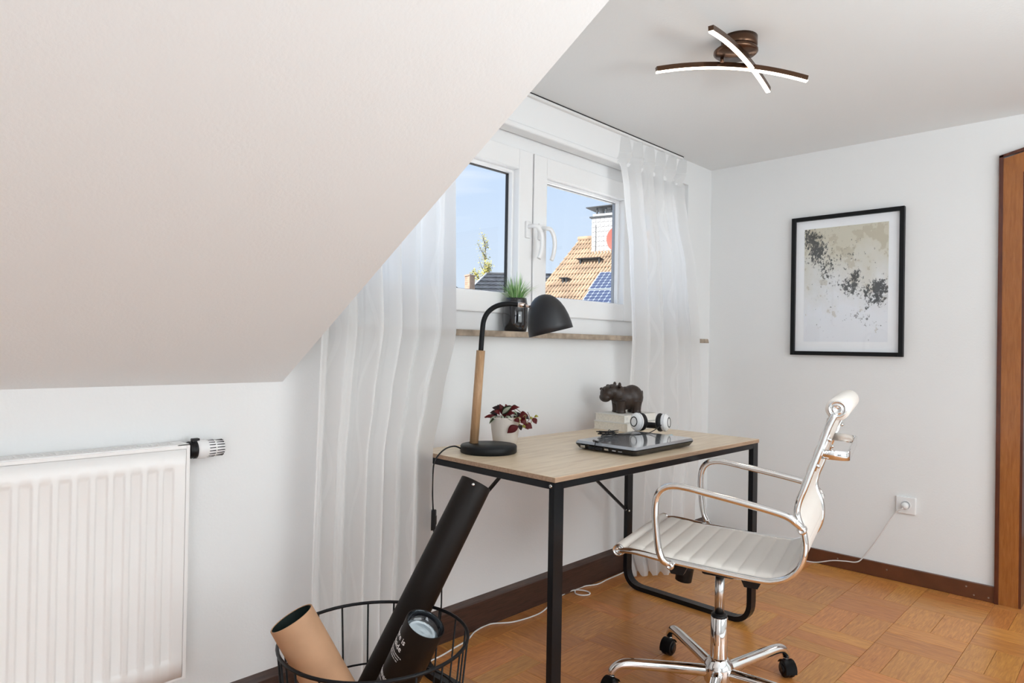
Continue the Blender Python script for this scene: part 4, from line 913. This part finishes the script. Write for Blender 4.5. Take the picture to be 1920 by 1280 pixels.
P0 = V(19.678, 15.568, 5.086); rv = V(.2229, -.9748, 0).normalized(); nv_ = V(-.9748, -.2229, 0).normalized(); dv = V(nv_.x * math.cos(math.radians(35)), nv_.y * math.cos(math.radians(35)), -math.sin(math.radians(35))); on = rv.cross(dv).normalized()
if on.z < 0: on = -on
def RF(a, b, h_=0): return P0 + rv * a + dv * b + on * h_
nh = root('tiled_house', tuple(P0 + nv_ * 2 + V(0, 0, -11.08)), 'house with tan pantile roof seen through the right window pane', 'house')
LA, LB = 9.0, 7.2
bm = B(); vs = [RF(0.0, 0, -.012), RF(LA, 0, -.012), RF(LA, LB, -.012), RF(.0, LB, -.012)]; back = [P0 - nv_ * 5.9 + V(0, 0, -4.13) + rv * .02, P0 - nv_ * 5.9 + V(0, 0, -4.13) + rv * LA]
f = [bm.verts.new(v) for v in vs]; g = [bm.verts.new(v) for v in back]; bm.faces.new(f); bm.faces.new((f[0], f[1], g[1], g[0])); obj('roof_underlay', bm, 'rib_shade', nh)  # dark sheet colour paints the shade between the tile ribs
bm = B(); base = [P0 + rv * .25 + nv_ * 5.4, P0 + rv * (LA - .2) + nv_ * 5.4, P0 + rv * (LA - .2) - nv_ * 5.4, P0 + rv * .25 - nv_ * 5.4]
lo = [bm.verts.new((p.x, p.y, -6)) for p in base]; hi = [bm.verts.new((p.x, p.y, 1.15)) for p in base]
for i in range(4): j = (i + 1) % 4; bm.faces.new((lo[i], lo[j], hi[j], hi[i]))
for i, j in ((1, 2), (3, 0)):
    ap = bm.verts.new((base[i] + base[j]) / 2 * 1.0); ap.co.z = 4.95; bm.faces.new((hi[i], hi[j], ap))
obj('house_wall', bm, 'render_wall', nh)
# pantiles: stepped courses of ribs, one joined mesh per course (individual ribs are about 5 px wide)
CO = .38; RB = .118
for c in range(int(LB / CO)):
    bm = B(); b0 = c * CO
    for q in range(int(LA / RB)):
        a0 = q * RB + .004; wv = RB * .70; top_r, bot_r = [], []
        for k in range(5):
            a = a0 + wv * k / 4; hh = .045 * math.sin(math.pi * (k / 4)) ** .6 if 0 < k < 4 else 0
            top_r.append(bm.verts.new(RF(a, b0, hh))); bot_r.append(bm.verts.new(RF(a, b0 + CO * 1.02, hh + .03)))
        for k in range(4): f = bm.faces.new((top_r[k], top_r[k + 1], bot_r[k + 1], bot_r[k])); f.smooth = True
        bm.faces.new(bot_r)
    o = obj('tile_course', bm, 'roof_tile', nh); o['kind'] = 'stuff'
bm = B(); sweep(bm, [RF(-.02, -.02, .06), RF(LA, -.02, .06)], .09, 10); obj('ridge_tiles', bm, 'roof_tile', nh)
# chimney clad in slates
hd_ = V(0, 0, 1)
ca_, cb_ = .92, 1.10
cbase = RF(ca_, cb_); wR, wN, cH = .98, .75, 1.62
ck0 = cbase + nv_ * 0; zb_ = cbase.z - .9; zt_ = 5.086 + .60
bm = B(); c0 = V(cbase.x, cbase.y, 0); cor = [c0, c0 + rv * wR, c0 + rv * wR - nv_ * wN, c0 - nv_ * wN]
lo = [bm.verts.new((p.x, p.y, zb_)) for p in cor]; hi = [bm.verts.new((p.x, p.y, zt_)) for p in cor]; bm.faces.new(hi)
for i in range(4): j = (i + 1) % 4; bm.faces.new((lo[i], lo[j], hi[j], hi[i]))
ckm = obj('chimney', bm, 'slate_white', nh)
rows_ = int((zt_ - cbase.z + .3) / .17)
for k in range(rows_):
    z = zt_ - .17 * (k + 1)
    for face, (o_, dr_, ln_, out_) in enumerate(((c0, rv, wR, nv_), (c0 + rv * wR, -nv_, wN, rv))):
        n = int(ln_ / .16)
        bm = B()
        for q in range(n):
            p = o_ + dr_ * (ln_ * (q + .04) / n); p2 = o_ + dr_ * (ln_ * (q + .96) / n)
            for (A1, A2, zz0, zz1, t0, t1) in ((p, p2, z, z + .18, .03, .012),):
                v = [bm.verts.new((A1 + out_ * t0).to_tuple()[:2] + (zz0,)), bm.verts.new((A2 + out_ * t0).to_tuple()[:2] + (zz0 + .03,)), bm.verts.new((A2 + out_ * t1).to_tuple()[:2] + (zz1,)), bm.verts.new((A1 + out_ * t1).to_tuple()[:2] + (zz1,))]; bm.faces.new(v)
                w_ = [bm.verts.new(x.co - out_ * .012) for x in v]; bm.faces.new(w_)
                for i in range(4): j = (i + 1) % 4; bm.faces.new((v[i], v[j], w_[j], w_[i]))
        o = obj('slate_row', bm, 'slate_white' if face == 0 else 'slate_shaded', ckm); o['kind'] = 'stuff'  # side face slates coloured darker and bluer to paint in its shade
bm = B(); cm_ = c0 + rv * wR / 2 - nv_ * wN / 2
def obox(bm, cx, hr, hn, z0, z1): 
    c = [cx + rv * a * hr + nv_ * b * hn for a, b in ((-1, -1), (1, -1), (1, 1), (-1, 1))]; lo = [bm.verts.new((p.x, p.y, z0)) for p in c]; hi = [bm.verts.new((p.x, p.y, z1)) for p in c]; bm.faces.new(lo); bm.faces.new(hi)
    for i in range(4): j = (i + 1) % 4; bm.faces.new((lo[i], lo[j], hi[j], hi[i]))
obox(bm, cm_, wR / 2 + .07, wN / 2 + .07, zt_, zt_ + .05); obj('coping', bm, 'dark_metal', ckm)
bm = B(); obox(bm, cm_, wR / 2 - .02, wN / 2 - .02, zt_ + .05, zt_ + .14); obj('mortar_bed', bm, 'slate_white', ckm)
for t in (-.30, .02, .30):
    bm = B(); cyl(bm, (*(cm_ + rv * t).to_tuple()[:2], zt_ + .10), (*(cm_ + rv * t).to_tuple()[:2], zt_ + .34), .09, .08, 12); obj('flue_pot', bm, 'slate_white', ckm)
for a_, b_2 in ((-.34, 1), (-.34, -1), (.34, 1), (.34, -1), (0, 1)):
    bm = B(); obox(bm, cm_ + rv * a_ + nv_ * b_2 * .28, .03, .03, zt_ + .1, zt_ + .36); obj('cowl_support', bm, 'dark_metal', ckm)
bm = B(); q_ = [cm_ + rv * a * .72 + nv_ * b * .42 for a, b in ((-1, -1), (1, -1), (1, 1), (-1, 1))]; hz_ = [zt_ + .37, zt_ + .40, zt_ + .40, zt_ + .37]
lo = [bm.verts.new((p.x, p.y, z)) for p, z in zip(q_, hz_)]; hi = [bm.verts.new((p.x, p.y, z + .03)) for p, z in zip(q_, hz_)]; bm.faces.new(lo); bm.faces.new(hi)
for i in range(4): j = (i + 1) % 4; bm.faces.new((lo[i], lo[j], hi[j], hi[i]))
obj('cowl_plate', bm, 'dark_metal', ckm)
bm = B(); vp = cm_ + rv * .1; cyl(bm, (vp.x, vp.y, zt_ + .3), (vp.x, vp.y, zt_ + .78), .025, .025, 8); lathe(bm, [(0, 0), (.17, -.02), (.17, -.035), (.03, -.06), (0, -.06)], Matrix.Translation((vp.x, vp.y, zt_ + .80)), 16); obj('vent_cap', bm, 'dark_metal', ckm)
bm = B(); wp = c0 + rv * .17 + nv_ * .035; cyl(bm, (wp.x, wp.y, cbase.z - .05), (wp.x, wp.y, zt_ - .25), .012, .012, 6); obj('downpipe', bm, 'dark_metal', ckm)
# satellite dish
ds = root('satellite_dish', tuple(RF(2.1, 1.6)), 'pale red satellite dish on the tiled roof by the chimney', 'satellite dish')
dc = RF(2.10, 1.10, .45); dd_ = (V(0, 0, CAMZ) - dc).normalized(); dd_ = (dd_ + V(.12, -.12, .15)).normalized()
mt = axis_m(dc, dd_) @ Matrix.Diagonal((1, 1, 1, 1))
bm = B(); lathe(bm, [(0, -.08), (.2, -.065), (.36, -.03), (.47, .01), (.48, .01), (.36, -.045), (0, -.1)], mt, 36, cap=False); obj('reflector', bm, 'dish_red', ds)
bm = B(); sweep(bm, [dc - V(0, 0, .42) + dd_ * .02, dc - V(0, 0, .30) + dd_ * .5], .014, 6); cyl(bm, dc - V(0, 0, .30) + dd_ * .46, dc - V(0, 0, .22) + dd_ * .58, .05, .05, 10); obj('feed_arm', bm, 'dark_metal', ds)
bm = B(); cyl(bm, RF(2.10, 1.35, 0), dc - dd_ * .08, .03, .03, 8); obj('mast', bm, 'dark_metal', ds)
# solar panels
for k, (a0_, a1_, b0_, b1_) in enumerate(((1.90, 3.75, 2.80, 3.90), (1.95, 3.08, 3.96, 5.50), (3.12, 4.26, 3.96, 5.50), (3.80, 5.4, 2.80, 3.90))):
    lab = ['solar panel nearest the chimney, upper row on the tiled roof', 'solar panel in lower row, left end on the tiled roof', 'solar panel in lower row, second from the left on tiled roof', 'solar panel in upper row, right end behind the curtain'][k]
    sp_ = root('solar_panel', tuple(RF(a0_, b1_, .08)), lab, 'solar panel', 'solar panels on the tiled roof')
    def rbx(bm, a0, a1, b0, b1, h0, h1):
        v = [bm.verts.new(RF(a, b, h_)) for a in (a0, a1) for b in (b0, b1) for h_ in (h0, h1)]
        for f in [(0, 1, 3, 2), (4, 6, 7, 5), (0, 4, 5, 1), (2, 3, 7, 6), (0, 2, 6, 4), (1, 5, 7, 3)]: bm.faces.new([v[i] for i in f])
    bm = B(); rbx(bm, a0_, a1_, b0_, b1_, .09, .13); obj('panel_frame', bm, 'solar_line', sp_)
    na, nb = max(4, round((a1_ - a0_) / .19)), max(4, round((b1_ - b0_) / .19))
    bm = B()
    for i in range(na):
        for j in range(nb):
            A0, A1 = a0_ + .03 + (a1_ - a0_ - .06) * (i + .04) / na, a0_ + .03 + (a1_ - a0_ - .06) * (i + .96) / na; B0, B1 = b0_ + .03 + (b1_ - b0_ - .06) * (j + .04) / nb, b0_ + .03 + (b1_ - b0_ - .06) * (j + .96) / nb; c_ = .03
            bm.faces.new([bm.verts.new(RF(a, b, .133)) for a, b in ((A0 + c_, B0), (A1 - c_, B0), (A1, B0 + c_), (A1, B1 - c_), (A1 - c_, B1), (A0 + c_, B1), (A0, B1 - c_), (A0, B0 + c_))])
    o = obj('solar_cells', bm, 'solar_cell', sp_); o['kind'] = 'stuff'
# roof hatch and small vent
def shed(name, a0, a1, b0, b1, hh, label):
    rt = root(name, tuple(RF((a0 + a1) / 2, b1)), label, 'roof vent')
    bm = B(); v = [bm.verts.new(p) for p in (RF(a0, b0, .06), RF(a1, b0, .06), RF(a1, b1, hh), RF(a0, b1, hh))]; w_ = [bm.verts.new(x.co - on * .03) for x in v]; bm.faces.new(v); bm.faces.new(w_)
    for i in range(4): j = (i + 1) % 4; bm.faces.new((v[i], v[j], w_[j], w_[i]))
    obj('lid', bm, 'dark_metal', rt)
    bm = B()
    for a in (a0 + .1, a1 - .1): 
        q = [bm.verts.new(p) for p in (RF(a, b0 + .05, .03), RF(a, b1 - .05, hh - .03), RF(a, b1 + .05, .03))]; bm.faces.new(q); r_ = [bm.verts.new(x.co + rv * .05) for x in q]; bm.faces.new(r_)
        for i in range(3): j = (i + 1) % 3; bm.faces.new((q[i], q[j], r_[j], r_[i]))
    obj('bracket', bm, 'dark_metal', rt)
shed('roof_hatch', .72, 1.62, 1.72, 1.95, .26, 'dark raised hatch on the tiled roof left of the red dish')
shed('roof_vent', .60, .92, 3.02, 3.25, .24, 'small black vent on the lower left of the tiled roof')
# dark slate roof house further back
G0 = V(27.694, 28.868, 5.371); g_r = V(.695, -.719, 0); sl_ = (V(-.72, -.69, 0) * .72 + V(0, 0, -.62)).normalized()
g_n = g_r.cross(sl_).normalized(); g_n = g_n if g_n.z > 0 else -g_n
g_d = (-g_r * .62 + V(-.72, -.69, 0) * .3 + V(0, 0, -.62)).normalized()
dh = root('slate_house', (28.5, 27.5, -6), 'dark grey slate roof house behind the left pane', 'house')
bm = B(); rowsN = 9
for k in range(rowsN):
    t0, t1 = k / rowsN, (k + 1) / rowsN; h0, h1 = 0, .05
    def gp(t, a, h_): return G0 + sl_ * 3.4 * t + g_r * (a * 5.5 - (1 - a) * 1.9 * t) + g_n * h_ 
    n = 40
    tr_ = [bm.verts.new(gp(t0, i / n, 0 + .02 * (i % 2))) for i in range(n + 1)]; br_ = [bm.verts.new(gp(t1, i / n, .06 + .02 * (i % 2))) for i in range(n + 1)]
    lw = [bm.verts.new(v.co - g_n * .06) for v in br_]
    for i in range(n): bm.faces.new((tr_[i], tr_[i + 1], br_[i + 1], br_[i])); bm.faces.new((br_[i], br_[i + 1], lw[i + 1], lw[i]))
o = obj('slate_roof', bm, 'slate_dark', dh); o['kind'] = 'stuff'
bm = B(); v = [G0 + V(0, 0, -.05), G0 + g_r * 5.5 + V(0, 0, -.05), G0 + sl_ * 3.4 + g_r * 5.5 - g_n * .1, G0 + sl_ * 3.4 - g_r * 1.9 - g_n * .1]
top = [bm.verts.new(p) for p in v]; bot = [bm.verts.new((p.x, p.y, -6)) for p in v]; bm.faces.new(top)
for i in range(4): j = (i + 1) % 4; bm.faces.new((top[i], top[j], bot[j], bot[i]))
obj('house_wall', bm, 'render_wall', dh)
bm = B(); sweep(bm, [G0 + V(0, 0, .03), G0 + sl_ * 3.4 - g_r * 1.9 + g_n * .08], .07, 8); obj('verge_trim', bm, 'slate_white', dh)
bm = B(); sweep(bm, [G0 + V(0, 0, .05), G0 + g_r * 5.5 + V(0, 0, .05)], .07, 8); obj('ridge_trim', bm, 'slate_dark', dh)
# brick chimney
bc_ = V(24.31, 26.62, 0); bcm = root('brick_chimney', (24.4, 26.6, -6), 'sunlit brick chimney stack left of the dark slate roof', 'chimney')
q1, q2 = V(.93, -.36, 0).normalized(), V(.30, -.95, 0).normalized()
pA, pB, pC = V(24.40, 27.11, 0), V(24.20, 26.515, 0), V(24.83, 26.80, 0)
bm = B(); pts4 = [pA, pB, pC, pA + pC - pB]
lo = [bm.verts.new((p.x, p.y, -6)) for p in pts4]; hi = [bm.verts.new((p.x, p.y, 4.86)) for p in pts4]; bm.faces.new(hi)
for i in range(4): j = (i + 1) % 4; bm.faces.new((lo[i], lo[j], hi[j], hi[i]))
obj('stack', bm, 'brick', bcm)
bm = B(); cen = sum(pts4, V(0, 0, 0)) / 4; p5 = [cen + (p - cen) * 1.15 for p in pts4]; lo = [bm.verts.new((p.x, p.y, 4.85)) for p in p5]; hi = [bm.verts.new((p.x, p.y, 4.93)) for p in p5]; bm.faces.new(lo); bm.faces.new(hi)
for i in range(4): j = (i + 1) % 4; bm.faces.new((lo[i], lo[j], hi[j], hi[i]))
obj('cap', bm, 'brick', bcm)
for k in range(9):
    z = 3.85 + k * .11; bm = B(); p6 = [cen + (p - cen) * 1.03 for p in pts4]; lo = [bm.verts.new((p.x, p.y, z)) for p in p6]; hi = [bm.verts.new((p.x, p.y, z + .085)) for p in p6]; bm.faces.new(lo); bm.faces.new(hi)
    for i in range(4): j = (i + 1) % 4; bm.faces.new((lo[i], lo[j], hi[j], hi[i]))
    obj('brick_course', bm, 'brick', bcm)
# small dark gable at far left
gb = root('dark_gable', (22.4, 25.7, -6), 'dark gable tip at the lower left corner of the left pane', 'house')
bm = B(); a, t_, b = V(21.9, 26.2, 3.85), V(22.36, 25.77, 4.19), V(22.9, 25.2, 3.75); bk_ = V(.8, .8, 0)
tri = [bm.verts.new(p) for p in (a, t_, b)]; tr2 = [bm.verts.new(p + bk_) for p in (a, t_, b)]; bm.faces.new(tri); bm.faces.new(tr2)
for i in range(3): j = (i + 1) % 3; bm.faces.new((tri[i], tri[j], tr2[j], tr2[i]))
obj('roof', bm, 'slate_dark', gb)
bm = B(); q = [a, b, b + bk_, a + bk_]; hi = [bm.verts.new(p * 1.0) for p in q]; lo = [bm.verts.new((p.x, p.y, -6)) for p in q]
for i in range(4): j = (i + 1) % 4; bm.faces.new((lo[i], lo[j], hi[j], hi[i]))
obj('wall', bm, 'render_wall', gb)
# slender tree
tr_ = root('tree', (31.06, 32.58, -6), 'slender yellow-green tree behind the dark slate roof', 'tree')
tb = V(31.06, 32.58, 0); rg = random.Random(9)
bm = B(); sweep(bm, [tb + V(0, 0, -6), tb + V(0, 0, 3), tb + V(.02, 0, 6), tb + V(.05, -.02, 8.2)], [.12, .06, .03, .012], 8)
tips = []
for k in range(16):
    z = 3.8 + k * .28; u = rg.uniform(-1, 1) * (1.0 - k * .035); v = rg.uniform(-.6, .6); p1 = tb + V(.70 * u + .7 * v, -.72 * u + .7 * v, z + 1.0 - .02 * k)
    sweep(bm, [tb + V(0, 0, z), (tb + V(0, 0, z)).lerp(p1, .5) + V(0, 0, -.1), p1], [.03, .02, .008], 5); tips.append((tb + V(0, 0, z), p1))
obj('trunk', bm, 'twig', tr_)
bm = B()
for k in range(3600):
    a, b = rg.choice(tips[: 16 if rg.random() < .22 else 8]); t = rg.uniform(.0, 1.0); p = a.lerp(b, t) + V(rg.gauss(0, .12), rg.gauss(0, .12), rg.gauss(0, .16)); s = rg.uniform(.04, .085)
    d1 = V(rg.gauss(0, 1), rg.gauss(0, 1), rg.gauss(0, 1)).normalized() * s; d2 = d1.orthogonal().normalized() * s * .6
    bm.faces.new([bm.verts.new(x) for x in (p - d1, p - d2, p + d1, p + d2)])
o = obj('foliage', bm, 'tree_leaf', tr_); o['kind'] = 'stuff'
